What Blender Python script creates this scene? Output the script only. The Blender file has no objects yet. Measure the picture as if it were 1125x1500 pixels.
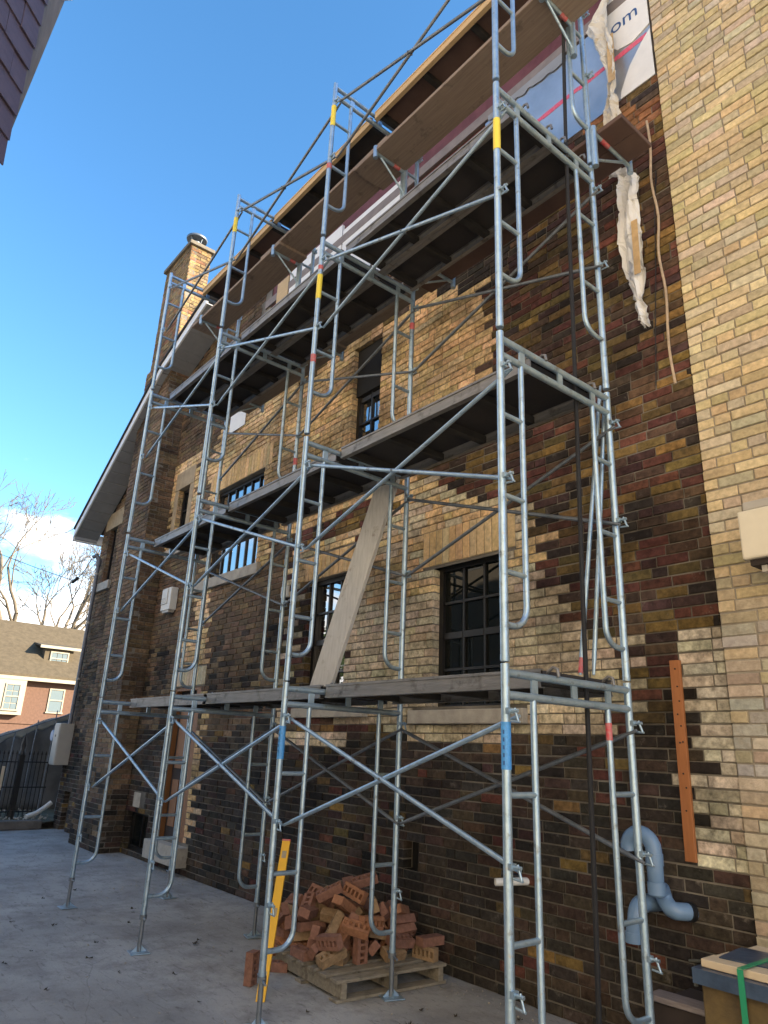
import bpy, bmesh, math, random
from mathutils import Vector, Matrix, Quaternion
random.seed(11)
sc = bpy.context.scene
COL = sc.collection
# ------------------------------------------------------------------ camera
CAMP = Vector((0, 0, 1.6))
CR = Vector((0.63682372, 0.76996788, 0.0400627)); CU = Vector((0.22438058, -0.23479153, 0.945794)); CB = Vector((0.73763738, -0.59331476, -0.32228665))
cd = bpy.data.cameras.new('camera'); cam = bpy.data.objects.new('camera', cd); COL.objects.link(cam)
cam.matrix_world = Matrix(((CR.x, CU.x, CB.x, CAMP.x), (CR.y, CU.y, CB.y, CAMP.y), (CR.z, CU.z, CB.z, CAMP.z), (0, 0, 0, 1)))
cd.sensor_fit = 'VERTICAL'; cd.sensor_height = 36; cd.lens = 24.62; cd.clip_end = 2000; cd.clip_start = 0.05
sc.camera = cam
# ------------------------------------------------------------------ light
SUN_EL, SUN_PHI = math.radians(21.5), math.radians(-38)
sv = Vector((math.cos(SUN_EL)*math.cos(SUN_PHI), -math.cos(SUN_EL)*math.sin(SUN_PHI), math.sin(SUN_EL)))
sd = bpy.data.lights.new('sun', 'SUN'); sun = bpy.data.objects.new('sun', sd); COL.objects.link(sun)
sd.energy = 5.0; sd.angle = math.radians(0.5); sd.color = (1.0, 0.86, 0.66)
sun.rotation_euler = sv.to_track_quat('Z', 'Y').to_euler(); sun.location = (30, 25, 20)
w = bpy.data.worlds.new('World'); sc.world = w; w.use_nodes = True
nt = w.node_tree; N = nt.nodes; L = nt.links; N.clear()
out = N.new('ShaderNodeOutputWorld'); bg = N.new('ShaderNodeBackground'); sky = N.new('ShaderNodeTexSky')
sky.sky_type = 'NISHITA'; sky.sun_disc = False; sky.sun_elevation = SUN_EL
sky.sun_rotation = math.atan2(sv.x, sv.y)
sky.air_density = 1.0; sky.dust_density = 0.35; sky.ozone_density = 2.5; sky.altitude = 100
bg.inputs['Strength'].default_value = 0.13
hsv = N.new('ShaderNodeHueSaturation'); hsv.inputs['Saturation'].default_value = 1.20; hsv.inputs['Hue'].default_value = 0.496; hsv.inputs['Value'].default_value = 0.95
L.new(sky.outputs[0], hsv.inputs['Color'])
# low bank of broken cumulus all round the horizon
tc = N.new('ShaderNodeTexCoord'); sep = N.new('ShaderNodeSeparateXYZ'); L.new(tc.outputs['Generated'], sep.inputs[0])
mp = N.new('ShaderNodeMapping'); mp.inputs['Scale'].default_value = (3.2, 3.2, 7.5); mp.inputs['Location'].default_value = (0.3, 1.7, 0.25); L.new(tc.outputs['Generated'], mp.inputs[0])
nz = N.new('ShaderNodeTexNoise'); nz.inputs['Scale'].default_value = 2.1; nz.inputs['Detail'].default_value = 8; nz.inputs['Roughness'].default_value = 0.58; L.new(mp.outputs[0], nz.inputs['Vector'])
band = N.new('ShaderNodeMapRange'); band.inputs['From Min'].default_value = 0.10; band.inputs['From Max'].default_value = 0.42; band.inputs['To Min'].default_value = 0.30; band.inputs['To Max'].default_value = -0.34; L.new(sep.outputs['Z'], band.inputs['Value'])
add = N.new('ShaderNodeMath'); add.operation = 'ADD'; L.new(nz.outputs['Fac'], add.inputs[0]); L.new(band.outputs[0], add.inputs[1])
ramp = N.new('ShaderNodeMapRange'); ramp.interpolation_type = 'SMOOTHSTEP'; ramp.inputs['From Min'].default_value = 0.50; ramp.inputs['From Max'].default_value = 0.70; L.new(add.outputs[0], ramp.inputs['Value'])
mix = N.new('ShaderNodeMix'); mix.data_type = 'RGBA'; L.new(ramp.outputs[0], mix.inputs['Factor']); L.new(hsv.outputs[0], mix.inputs['A'])
mix.inputs['B'].default_value = (5.6, 5.4, 5.2, 1)
L.new(mix.outputs['Result'], bg.inputs['Color']); L.new(bg.outputs[0], out.inputs[0])
sc.view_settings.view_transform = 'Standard'; sc.view_settings.look = 'None'; sc.view_settings.gamma = 1; sc.view_settings.exposure = 1.80
sc.view_settings.use_curve_mapping = False
sc.render.engine = 'CYCLES'; sc.cycles.use_denoising = True
sc.cycles.max_bounces = 6; sc.cycles.diffuse_bounces = 3; sc.cycles.sample_clamp_indirect = 8

# ------------------------------------------------------------------ helpers
class MB:
    def __init__(s): s.v = []; s.f = []; s.c = []; s.smooth = []
    def quadbox(s, p, ax, ay, az, col=None, faces='abcdef'):
        """box from corner p with edge vectors ax, ay, az"""
        p = Vector(p); ax = Vector(ax); ay = Vector(ay); az = Vector(az); b = len(s.v)
        for k in (0, 1):
            for (i, j) in ((0, 0), (1, 0), (1, 1), (0, 1)): s.v.append(p+ax*i+ay*j+az*k)
        F = {'a': (0, 3, 2, 1), 'b': (4, 5, 6, 7), 'c': (0, 1, 5, 4), 'd': (1, 2, 6, 5), 'e': (2, 3, 7, 6), 'f': (3, 0, 4, 7)}
        for k in faces: s.f.append(tuple(b+i for i in F[k])); s.c.append(col); s.smooth.append(False)
        return s
    def box(s, x0, x1, y0, y1, z0, z1, col=None, faces='abcdef'):
        return s.quadbox((x0, y0, z0), (x1-x0, 0, 0), (0, y1-y0, 0), (0, 0, z1-z0), col, faces)
    def face(s, pts, col=None):
        b = len(s.v); s.v += [Vector(p) for p in pts]; s.f.append(tuple(range(b, b+len(pts)))); s.c.append(col); s.smooth.append(False); return s
    def tube(s, pts, r, n=8, caps=True, col=None):
        pts = [Vector(p) for p in pts]; rs = r if isinstance(r, (list, tuple)) else [r]*len(pts)
        b = len(s.v); m = len(pts); u = None
        for i, p in enumerate(pts):
            t = (pts[min(i+1, m-1)]-pts[max(i-1, 0)]).normalized()
            if u is None:
                u = t.orthogonal().normalized()
            else:
                u = (u-t*u.dot(t)); u = u.normalized() if u.length > 1e-6 else t.orthogonal().normalized()
            v = t.cross(u)
            for k in range(n):
                a = 2*math.pi*k/n; s.v.append(p+(u*math.cos(a)+v*math.sin(a))*rs[i])
        for i in range(m-1):
            for k in range(n):
                k2 = (k+1) % n
                s.f.append((b+i*n+k, b+i*n+k2, b+(i+1)*n+k2, b+(i+1)*n+k)); s.c.append(col); s.smooth.append(True)
        if caps:
            for ring, rev in ((0, True), (m-1, False)):
                c0_ = len(s.v); s.v += [s.v[b+ring*n+k].copy() for k in range(n)]; ids = list(range(c0_, c0_+n))
                s.f.append(tuple(reversed(ids) if rev else ids)); s.c.append(col); s.smooth.append(False)
        return s
    def mesh(s, name, mat):
        me = bpy.data.meshes.new(name); me.from_pydata([tuple(v) for v in s.v], [], s.f)
        if any(s.smooth): me.polygons.foreach_set('use_smooth', s.smooth)
        if any(c is not None for c in s.c):
            at = me.color_attributes.new('Col', 'FLOAT_COLOR', 'CORNER'); buf = []
            for f, c in zip(s.f, s.c):
                c = c or (0.1, 0.1, 0.1)
                buf += [c[0], c[1], c[2], 1.0]*len(f)
            at.data.foreach_set('color', buf)
        if mat: me.materials.append(mat)
        return me
    def build(s, name, mat, parent=None, kind=None):
        o = bpy.data.objects.new(name, s.mesh(name, mat)); COL.objects.link(o)
        if parent: o.parent = parent
        if kind: o['kind'] = kind
        return o
def link(name, me, parent=None, loc=None):
    o = bpy.data.objects.new(name, me); COL.objects.link(o); o.parent = parent
    if loc: o.location = loc
    return o
def tag(o, label, cat, group=None):
    o['label'] = label; o['category'] = cat
    if group: o['group'] = group
    return o
def thing(name, label, cat, loc=(0, 0, 0), rz=0, group=None):
    o = bpy.data.objects.new(name, None); COL.objects.link(o); o.location = loc; o.rotation_euler = (0, 0, rz); o.empty_display_size = 0.1
    return tag(o, label, cat, group)
def struct(o): o['kind'] = 'structure'; return o
def bevel(o, wdt, seg=2):
    m = o.modifiers.new('bevel', 'BEVEL'); m.width = wdt; m.segments = seg; m.limit_method = 'ANGLE'; return o

def mat(name, col=(.5, .5, .5), rough=.7, metal=0, var=0, vscale=8, bump=0, bscale=40, spec=.5, attr=False, col2=None, detail=5, stretch=None, speck=None, speck2=None):
    m = bpy.data.materials.new(name); m.use_nodes = True; t = m.node_tree; n = t.nodes; l = t.links
    b = n['Principled BSDF']; b.inputs['Roughness'].default_value = rough; b.inputs['Metallic'].default_value = metal
    b.inputs['Specular IOR Level'].default_value = spec
    c = n.new('ShaderNodeTexCoord'); src = c.outputs['Object']
    if stretch:
        mpn = n.new('ShaderNodeMapping'); mpn.inputs['Scale'].default_value = stretch; l.new(src, mpn.inputs[0]); src = mpn.outputs[0]
    if attr:
        a = n.new('ShaderNodeAttribute'); a.attribute_name = 'Col'; base = a.outputs['Color']
    else:
        rgb = n.new('ShaderNodeRGB'); rgb.outputs[0].default_value = (*col, 1); base = rgb.outputs[0]
    if var or col2:
        nz = n.new('ShaderNodeTexNoise'); nz.inputs['Scale'].default_value = vscale; nz.inputs['Detail'].default_value = detail; nz.inputs['Roughness'].default_value = .6; l.new(src, nz.inputs['Vector'])
        mr = n.new('ShaderNodeMapRange'); mr.inputs['From Min'].default_value = .3; mr.inputs['From Max'].default_value = .7; l.new(nz.outputs['Fac'], mr.inputs['Value'])
        mx = n.new('ShaderNodeMix'); mx.data_type = 'RGBA'
        if col2:
            l.new(mr.outputs[0], mx.inputs['Factor']); l.new(base, mx.inputs['A']); mx.inputs['B'].default_value = (*col2, 1)
        else:
            mr.inputs['To Min'].default_value = 1-var; mr.inputs['To Max'].default_value = 1+var
            mx.blend_type = 'MULTIPLY'; mx.inputs['Factor'].default_value = 1; l.new(base, mx.inputs['A']); l.new(mr.outputs[0], mx.inputs['B'])
        base = mx.outputs['Result']
    for sp in (speck, speck2):
        if not sp: continue
        scol, sscale, lo, hi = sp
        n3 = n.new('ShaderNodeTexNoise'); n3.inputs['Scale'].default_value = sscale; n3.inputs['Detail'].default_value = 7; n3.inputs['Roughness'].default_value = .68; l.new(c.outputs['Object'], n3.inputs['Vector'])
        r3 = n.new('ShaderNodeMapRange'); r3.inputs['From Min'].default_value = lo; r3.inputs['From Max'].default_value = hi; l.new(n3.outputs['Fac'], r3.inputs['Value'])
        m3 = n.new('ShaderNodeMix'); m3.data_type = 'RGBA'; l.new(r3.outputs[0], m3.inputs['Factor']); l.new(base, m3.inputs['A']); m3.inputs['B'].default_value = (*scol, 1); base = m3.outputs['Result']
    l.new(base, b.inputs['Base Color'])
    if bump:
        n2 = n.new('ShaderNodeTexNoise'); n2.inputs['Scale'].default_value = bscale; n2.inputs['Detail'].default_value = 6; l.new(src, n2.inputs['Vector'])
        bp = n.new('ShaderNodeBump'); bp.inputs['Strength'].default_value = bump; bp.inputs['Distance'].default_value = .01; l.new(n2.outputs['Fac'], bp.inputs['Height']); l.new(bp.outputs[0], b.inputs['Normal'])
    return m
def brickmat(name, fine, big, dark, pale, palefac):
    m = bpy.data.materials.new(name); m.use_nodes = True; t = m.node_tree; n = t.nodes; l = t.links
    b = n['Principled BSDF']; b.inputs['Roughness'].default_value = .93; b.inputs['Specular IOR Level'].default_value = .2
    g = n.new('ShaderNodeNewGeometry'); pos = g.outputs['Position']; a = n.new('ShaderNodeAttribute'); a.attribute_name = 'Col'; base = a.outputs['Color']
    def noise(s, d=6, r=.62):
        z = n.new('ShaderNodeTexNoise'); z.inputs['Scale'].default_value = s; z.inputs['Detail'].default_value = d; z.inputs['Roughness'].default_value = r; l.new(pos, z.inputs['Vector']); return z.outputs['Fac']
    def rng(src, a0, a1, b0, b1):
        r = n.new('ShaderNodeMapRange'); r.inputs['From Min'].default_value = a0; r.inputs['From Max'].default_value = a1; r.inputs['To Min'].default_value = b0; r.inputs['To Max'].default_value = b1; l.new(src, r.inputs['Value']); return r.outputs[0]
    def mul(base, f):
        x = n.new('ShaderNodeMix'); x.data_type = 'RGBA'; x.blend_type = 'MULTIPLY'; x.inputs['Factor'].default_value = 1; l.new(base, x.inputs['A']); l.new(f, x.inputs['B']); return x.outputs['Result']
    def mixc(base, f, c):
        x = n.new('ShaderNodeMix'); x.data_type = 'RGBA'; l.new(f, x.inputs['Factor']); l.new(base, x.inputs['A']); x.inputs['B'].default_value = (*c, 1); return x.outputs['Result']
    base = mul(base, rng(noise(26), .3, .7, 1-fine, 1+fine)); base = mul(base, rng(noise(1.1, 5, .6), .32, .68, 1-big, 1+big*.8))
    base = mixc(base, rng(noise(7.5, 7, .68), .56, .76, 0, .6), dark)
    base = mixc(base, rng(noise(11.3, 8, .7), .60, .76, 0, palefac), pale)
    l.new(base, b.inputs['Base Color'])
    bp = n.new('ShaderNodeBump'); bp.inputs['Strength'].default_value = .75; bp.inputs['Distance'].default_value = .008; l.new(noise(55, 7, .7), bp.inputs['Height']); l.new(bp.outputs[0], b.inputs['Normal'])
    return m
M = {}
M['brick'] = brickmat('weathered_brick', .5, .55, (.020, .017, .014), (.30, .27, .235), .5)
M['tan_brick'] = brickmat('tan_brick_face', .24, .16, (.22, .17, .105), (.56, .52, .43), .6)
M['mortar'] = mat('old_mortar', (.075, .068, .056), .95, var=.4, vscale=2.2, bump=.6, bscale=60, col2=(.25, .23, .20), spec=.2, detail=8)
M['mortar_pale'] = mat('pale_mortar', (.22, .19, .15), .95, var=.3, vscale=5, bump=.5, bscale=60, col2=(.34, .31, .26), spec=.2)
M['galv'] = mat('galvanised_tube', (.29, .41, .52), .40, .72, vscale=14, col2=(.43, .56, .67), bump=.2, bscale=90, speck=((.14, .13, .12), 13, .57, .74), speck2=((.42, .41, .39), 23, .62, .72))  # blue tint put into the base colour for the sky the tubes reflect
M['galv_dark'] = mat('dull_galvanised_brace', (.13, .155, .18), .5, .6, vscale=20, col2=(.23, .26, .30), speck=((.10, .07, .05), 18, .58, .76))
M['alu'] = mat('dusty_aluminium', (.17, .17, .17), .5, .6, vscale=6, col2=(.27, .27, .27), stretch=(.8, 6, 6), bump=.2, bscale=30, speck=((.07, .065, .06), 9, .54, .72), speck2=((.40, .39, .37), 15, .66, .76))
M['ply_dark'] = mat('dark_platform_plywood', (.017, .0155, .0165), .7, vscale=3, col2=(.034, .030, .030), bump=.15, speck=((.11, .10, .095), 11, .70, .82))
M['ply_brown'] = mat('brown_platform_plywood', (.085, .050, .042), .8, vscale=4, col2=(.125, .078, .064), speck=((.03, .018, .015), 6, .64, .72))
M['plank'] = mat('scaffold_plank_wood', (.20, .15, .12), .8, vscale=5, col2=(.28, .225, .18), stretch=(.6, 12, 12), bump=.3, speck=((.075, .055, .045), 5, .58, .74), speck2=((.42, .39, .35), 9, .68, .76))
M['wood_edge'] = mat('pale_wood_edge', (.45, .31, .15), .75, vscale=6, col2=(.55, .40, .22), stretch=(.6, 12, 12), bump=.15)
M['pallet'] = mat('pallet_wood', (.175, .155, .12), .88, vscale=6, col2=(.28, .255, .205), stretch=(8, 2, 8), bump=.4, speck=((.06, .05, .035), 8, .54, .70))
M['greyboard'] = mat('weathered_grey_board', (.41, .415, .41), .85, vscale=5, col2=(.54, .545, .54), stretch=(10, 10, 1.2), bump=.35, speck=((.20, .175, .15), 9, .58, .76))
M['wallboard'] = mat('shaded_grey_board', (.15, .125, .105), .85, vscale=5, col2=(.21, .18, .155), stretch=(1, 10, 10), bump=.25)  # darker copy of the grey board, shade put into the colour
M['red_brick'] = mat('new_red_brick', (.235, .125, .095), .9, var=.25, vscale=30, bump=.4, bscale=120, spec=.2)
M['orange_brick'] = mat('orange_brick', (.31, .155, .092), .9, var=.25, vscale=30, bump=.4, bscale=120, spec=.2)
M['buff_brick'] = mat('buff_brick', (.29, .20, .12), .9, var=.25, vscale=30, bump=.4, bscale=120, spec=.2)
M['under_alu'] = mat('shaded_dusty_channel', (.020, .019, .019), .7, .3, vscale=10, col2=(.038, .037, .036))  # aluminium darkened so the shade under the decks is in the colour
M['crown'] = mat('weathered_crown', (.16, .14, .11), .9, var=.25, vscale=8)
M['frame_black'] = mat('black_window_frame', (.012, .012, .013), .35)
M['dark_room'] = mat('dark_interior', (.012, .012, .013), .9)  # near-black stands in for unlit rooms and hollows
M['stone'] = mat('limestone_sill', (.36, .335, .29), .85, var=.22, vscale=9, bump=.3, bscale=50, speck=((.15, .14, .12), 6, .6, .78))
M['lintel'] = mat('stone_lintel', (.36, .28, .18), .9, var=.2, vscale=9, bump=.3, bscale=50, speck=((.16, .13, .10), 5, .58, .76))
M['white_paint'] = mat('white_painted_board', (.72, .73, .74), .5, var=.08, vscale=5)
M['soffit'] = mat('grey_soffit', (.24, .25, .265), .6, var=.1, vscale=4)
M['shingle'] = mat('dark_shingles', (.03, .03, .033), .9, var=.4, vscale=30, bump=.5)
M['far_shingle'] = mat('far_roof_shingles', (.072, .056, .033), .95, vscale=3, col2=(.11, .085, .052), bump=.6, bscale=8)
M['far_brick'] = mat('pink_brick', (.125, .068, .045), .9, var=.16, vscale=7, bump=.3, bscale=20)
M['cream'] = mat('cream_paint', (.32, .285, .21), .6, var=.06, vscale=3)
def concrete(name):
    m = bpy.data.materials.new(name); m.use_nodes = True; t = m.node_tree; n = t.nodes; l = t.links; b = n['Principled BSDF']; b.inputs['Roughness'].default_value = .9; b.inputs['Specular IOR Level'].default_value = .3
    g = n.new('ShaderNodeNewGeometry')
    def noise(s, d, r, sc_=None, dist=0):
        z = n.new('ShaderNodeTexNoise'); z.inputs['Scale'].default_value = s; z.inputs['Detail'].default_value = d; z.inputs['Roughness'].default_value = r; z.inputs['Distortion'].default_value = dist
        if sc_:
            mm = n.new('ShaderNodeMapping'); mm.inputs['Scale'].default_value = sc_; mm.inputs['Rotation'].default_value = (0, 0, .35); l.new(g.outputs['Position'], mm.inputs[0]); l.new(mm.outputs[0], z.inputs['Vector'])
        else: l.new(g.outputs['Position'], z.inputs['Vector'])
        return z.outputs['Fac']
    def rng(src, a0, a1, b0, b1):
        r = n.new('ShaderNodeMapRange'); r.inputs['From Min'].default_value = a0; r.inputs['From Max'].default_value = a1; r.inputs['To Min'].default_value = b0; r.inputs['To Max'].default_value = b1; l.new(src, r.inputs['Value']); return r.outputs[0]
    def mixc(base, f, c):
        x = n.new('ShaderNodeMix'); x.data_type = 'RGBA'; l.new(f, x.inputs['Factor'])
        if isinstance(base, tuple): x.inputs['A'].default_value = (*base, 1)
        else: l.new(base, x.inputs['A'])
        x.inputs['B'].default_value = (*c, 1); return x.outputs['Result']
    c = mixc((.265, .268, .268), rng(noise(.55, 9, .62, None, .4), .36, .64, 0, 1), (.41, .415, .415))
    c = mixc(c, rng(noise(2.6, 10, .7), .46, .68, 0, .8), (.185, .18, .175))
    c = mixc(c, rng(noise(5.0, 8, .72, (1, 4.0, 1), 1.2), .55, .68, 0, .7), (.115, .11, .105))
    c = mixc(c, rng(noise(16, 9, .75), .60, .72, 0, .8), (.09, .085, .08))
    c = mixc(c, rng(noise(9.2, 9, .75), .63, .74, 0, .6), (.58, .57, .55))
    v = n.new('ShaderNodeTexVoronoi'); v.feature = 'DISTANCE_TO_EDGE'; v.inputs['Scale'].default_value = .33; v.inputs['Randomness'].default_value = 1
    mmv = n.new('ShaderNodeMix'); mmv.data_type = 'VECTOR'; mmv.inputs['Factor'].default_value = .12
    zc = n.new('ShaderNodeTexNoise'); zc.inputs['Scale'].default_value = 2.5; zc.inputs['Detail'].default_value = 6; l.new(g.outputs['Position'], zc.inputs['Vector']); l.new(g.outputs['Position'], mmv.inputs['A']); l.new(zc.outputs['Color'], mmv.inputs['B']); l.new(mmv.outputs['Result'], v.inputs['Vector'])
    c = mixc(c, rng(v.outputs['Distance'], .0, .0016, .30, 0), (.06, .058, .055))
    l.new(c, b.inputs['Base Color'])
    bp = n.new('ShaderNodeBump'); bp.inputs['Strength'].default_value = .8; bp.inputs['Distance'].default_value = .012; l.new(noise(24, 10, .72), bp.inputs['Height']); l.new(bp.outputs[0], b.inputs['Normal'])
    return m
M['concrete'] = concrete('driveway_concrete')
M['kerb'] = mat('kerb_concrete', (.13, .12, .11), .95, var=.3, vscale=6, bump=.4)
M['soil'] = mat('garden_soil', (.075, .065, .04), .98, vscale=9, col2=(.14, .13, .085), bump=1.0, bscale=22)
M['iron'] = mat('black_iron', (.012, .012, .013), .45, .3)
M['tarp'] = mat('grey_tarp', (.075, .08, .085), .6, vscale=2.5, col2=(.15, .155, .16), bump=.8, bscale=5)
M['plastic_sheet'] = mat('pale_plastic_sheet', (.50, .52, .50), .4, vscale=3, col2=(.30, .32, .32), bump=.5, bscale=9)
M['bark'] = mat('pale_bark', (.19, .155, .11), .95, vscale=6, col2=(.12, .098, .07))
M['slate'] = mat('purple_slate', (.075, .060, .095), .65, vscale=5, col2=(.115, .09, .13), bump=.35, bscale=25, attr=False, speck=((.07, .06, .085), 14, .58, .72))
M['grey_board'] = mat('grey_painted_board', (.16, .145, .135), .7, var=.2, vscale=5, stretch=(8, 8, 1))
M['foil'] = mat('foil_insulation', (.50, .50, .50), .42, .85, var=.18, vscale=2, bump=.35, bscale=3)
M['white_wrap'] = mat('white_house_wrap', (.72, .72, .71), .6, var=.06, vscale=6, bump=.25, bscale=12)
M['cloth'] = mat('torn_white_membrane', (.66, .645, .60), .75, vscale=5, col2=(.55, .50, .41), bump=.4, bscale=14)
M['tan_tape'] = mat('tan_glue_strip', (.50, .34, .17), .8, var=.2, vscale=14)
M['red_tape'] = mat('red_sheathing_tape', (.62, .05, .12), .5, vscale=40, col2=(.66, .16, .22))
M['maroon'] = mat('maroon_membrane', (.085, .016, .014), .7, vscale=4, col2=(.15, .045, .045), bump=.4, bscale=10)
M['greystrip'] = mat('grey_batten', (.20, .17, .16), .8, var=.2, vscale=6)
M['pvc'] = mat('blue_grey_pvc', (.17, .28, .44), .38, var=.06, vscale=6)
M['white_pvc'] = mat('white_pvc', (.72, .74, .74), .4)
M['yellow'] = mat('yellow_level', (.75, .42, .02), .45, var=.08, vscale=6)
M['yellow_tape'] = mat('yellow_tape', (.78, .62, .06), .5)
M['blue_tape'] = mat('blue_sticker', (.06, .27, .62), .5, var=.2, vscale=60)
M['navy'] = mat('dark_blue_lettering', (.03, .09, .25), .5)
M['red_mark'] = mat('red_spray_mark', (.55, .04, .06), .6, vscale=40, col2=(.40, .22, .22))
M['orange_board'] = mat('orange_brown_strip', (.33, .125, .04), .6, var=.14, vscale=7, stretch=(8, 8, 1))
M['rope'] = mat('black_rope', (.010, .011, .014), .8, var=.3, vscale=40)
M['jute'] = mat('beige_cord', (.42, .32, .22), .85, var=.2, vscale=20)
M['black_cable'] = mat('black_cable', (.012, .012, .012), .5)
M['beige_box'] = mat('beige_metal_box', (.62, .57, .45), .55, var=.08, vscale=5)
M['white_box'] = mat('white_plastic_box', (.60, .60, .57), .5, var=.06, vscale=6)
M['grey_box'] = mat('grey_electrical_box', (.38, .36, .32), .5, var=.06, vscale=5)
M['blue_plastic'] = mat('blue_plastic', (.14, .25, .42), .4)
M['conduit'] = mat('grey_conduit', (.13, .14, .165), .45, .2, var=.1, vscale=6)
M['blue_wrap'] = mat('dark_blue_plastic_wrap', (.02, .032, .06), .3, vscale=6, col2=(.07, .11, .18), bump=.5, bscale=12)
M['yellow_stone'] = mat('ochre_stone_block', (.17, .12, .045), .9, vscale=4, col2=(.05, .035, .02), bump=.4)
M['cream_slab'] = mat('cream_stone_slab', (.55, .46, .33), .8, var=.1, vscale=6, bump=.15)
M['green'] = mat('green_strap', (.02, .26, .13), .4)
M['greywood'] = mat('grey_wet_board', (.16, .14, .14), .8, vscale=7, col2=(.24, .21, .21), stretch=(2, 12, 12), bump=.2)
M['dark_wood'] = mat('dark_box_side', (.03, .022, .02), .9, var=.3, vscale=6)
M['door_wood'] = mat('stained_door_wood', (.20, .085, .028), .6, var=.2, vscale=6, stretch=(8, 8, 1))
M['brass'] = mat('old_brass', (.16, .16, .13), .5, .7)
M['leaf_litter'] = mat('dark_leaf_litter', (.045, .035, .022), .95, var=.4, vscale=8)
M['needle'] = mat('evergreen_foliage', (.05, .085, .03), .8, var=.4, vscale=3)
M['neighbour_wall'] = mat('neighbour_cream_render', (.76, .66, .52), .9, var=.08, vscale=4, bump=.3)
def glass(name, ior, tint):
    m = bpy.data.materials.new(name); m.use_nodes = True; b = m.node_tree.nodes['Principled BSDF']
    b.inputs['Base Color'].default_value = (*tint, 1); b.inputs['Roughness'].default_value = .015; b.inputs['IOR'].default_value = ior
    n = m.node_tree.nodes; l = m.node_tree.links
    c = n.new('ShaderNodeTexCoord'); z = n.new('ShaderNodeTexNoise'); z.inputs['Scale'].default_value = 1.6; l.new(c.outputs['Object'], z.inputs['Vector'])
    bp = n.new('ShaderNodeBump'); bp.inputs['Strength'].default_value = .05; bp.inputs['Distance'].default_value = .05; l.new(z.outputs['Fac'], bp.inputs['Height']); l.new(bp.outputs[0], b.inputs['Normal'])
    return m
def _dim(m): m.node_tree.nodes['Principled BSDF'].inputs['Specular IOR Level'].default_value = .3; return m
M['glass'] = _dim(glass('window_glass', 1.42, (.006, .008, .008)))
M['glass_mirror'] = glass('reflective_window_glass', 4.0, (.01, .012, .014))
M['far_glass'] = glass('far_window_glass', 1.9, (.10, .14, .15))
# ------------------------------------------------------------------ ground
def grid_sheet(x0, x1, y0, y1, nx, ny, zf):
    m = MB()
    for j in range(ny+1):
        for i in range(nx+1):
            x = x0+(x1-x0)*i/nx; y = y0+(y1-y0)*j/ny; m.v.append(Vector((x, y, zf(x, y))))
    for j in range(ny):
        for i in range(nx):
            a = j*(nx+1)+i; m.f.append((a, a+1, a+nx+2, a+nx+1)); m.c.append(None); m.smooth.append(True)
    return m
struct(MB().box(-400, 400, -400, 400, -.3, -.012).build('ground', M['soil']))
struct(grid_sheet(-14.62, 14, -3, 4.5, 60, 20, lambda x, y: .004*math.sin(x*1.7+y)*math.sin(y*2.3)).build('driveway', M['concrete']))
struct(MB().box(-64, -46, -40, 60, -.012, .03).build('road', M['kerb']))

# ------------------------------------------------------------------ brick work
CH = 0.0733
def inpoly(x, z, P):
    r = False; j = len(P)-1
    for i in range(len(P)):
        if (P[i][1] > z) != (P[j][1] > z) and x < (P[j][0]-P[i][0])*(z-P[i][1])/(P[j][1]-P[i][1])+P[i][0]: r = not r
        j = i
    return r
def brick_geo(mb, p, u, n, ln, h, depth, col, jit=.0026):
    """one brick: front chamfered, open at the back"""
    up = Vector((0, 0, 1)); c = .0045; b = len(mb.v)
    R = random.uniform
    for (a, k) in ((0, 0), (1, 0), (1, 1), (0, 1)): mb.v.append(p+u*(ln*a)+up*(h*k)-n*depth)
    for (a, k) in ((0, 0), (1, 0), (1, 1), (0, 1)): mb.v.append(p+u*(ln*a)+up*(h*k)-n*.004)
    for (a, k) in ((0, 0), (1, 0), (1, 1), (0, 1)): mb.v.append(p+u*(ln*a+(c if a == 0 else -c)+R(-jit, jit))+up*(h*k+(c if k == 0 else -c)+R(-jit, jit))+n*R(-jit, jit))
    for q in range(4):
        q2 = (q+1) % 4
        mb.f.append((b+q, b+q2, b+4+q2, b+4+q)); mb.f.append((b+4+q, b+4+q2, b+8+q2, b+8+q))
    mb.f.append((b+8, b+9, b+10, b+11))
    mb.c += [col]*9; mb.smooth += [False]*9
def project(p):
    d = p-CAMP; z = -d.dot(CB)
    if z < .1: return None
    return (d.dot(CR)/z, d.dot(CU)/z, z)
TX, TY = 18/24.62*.75, 18/24.62
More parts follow.
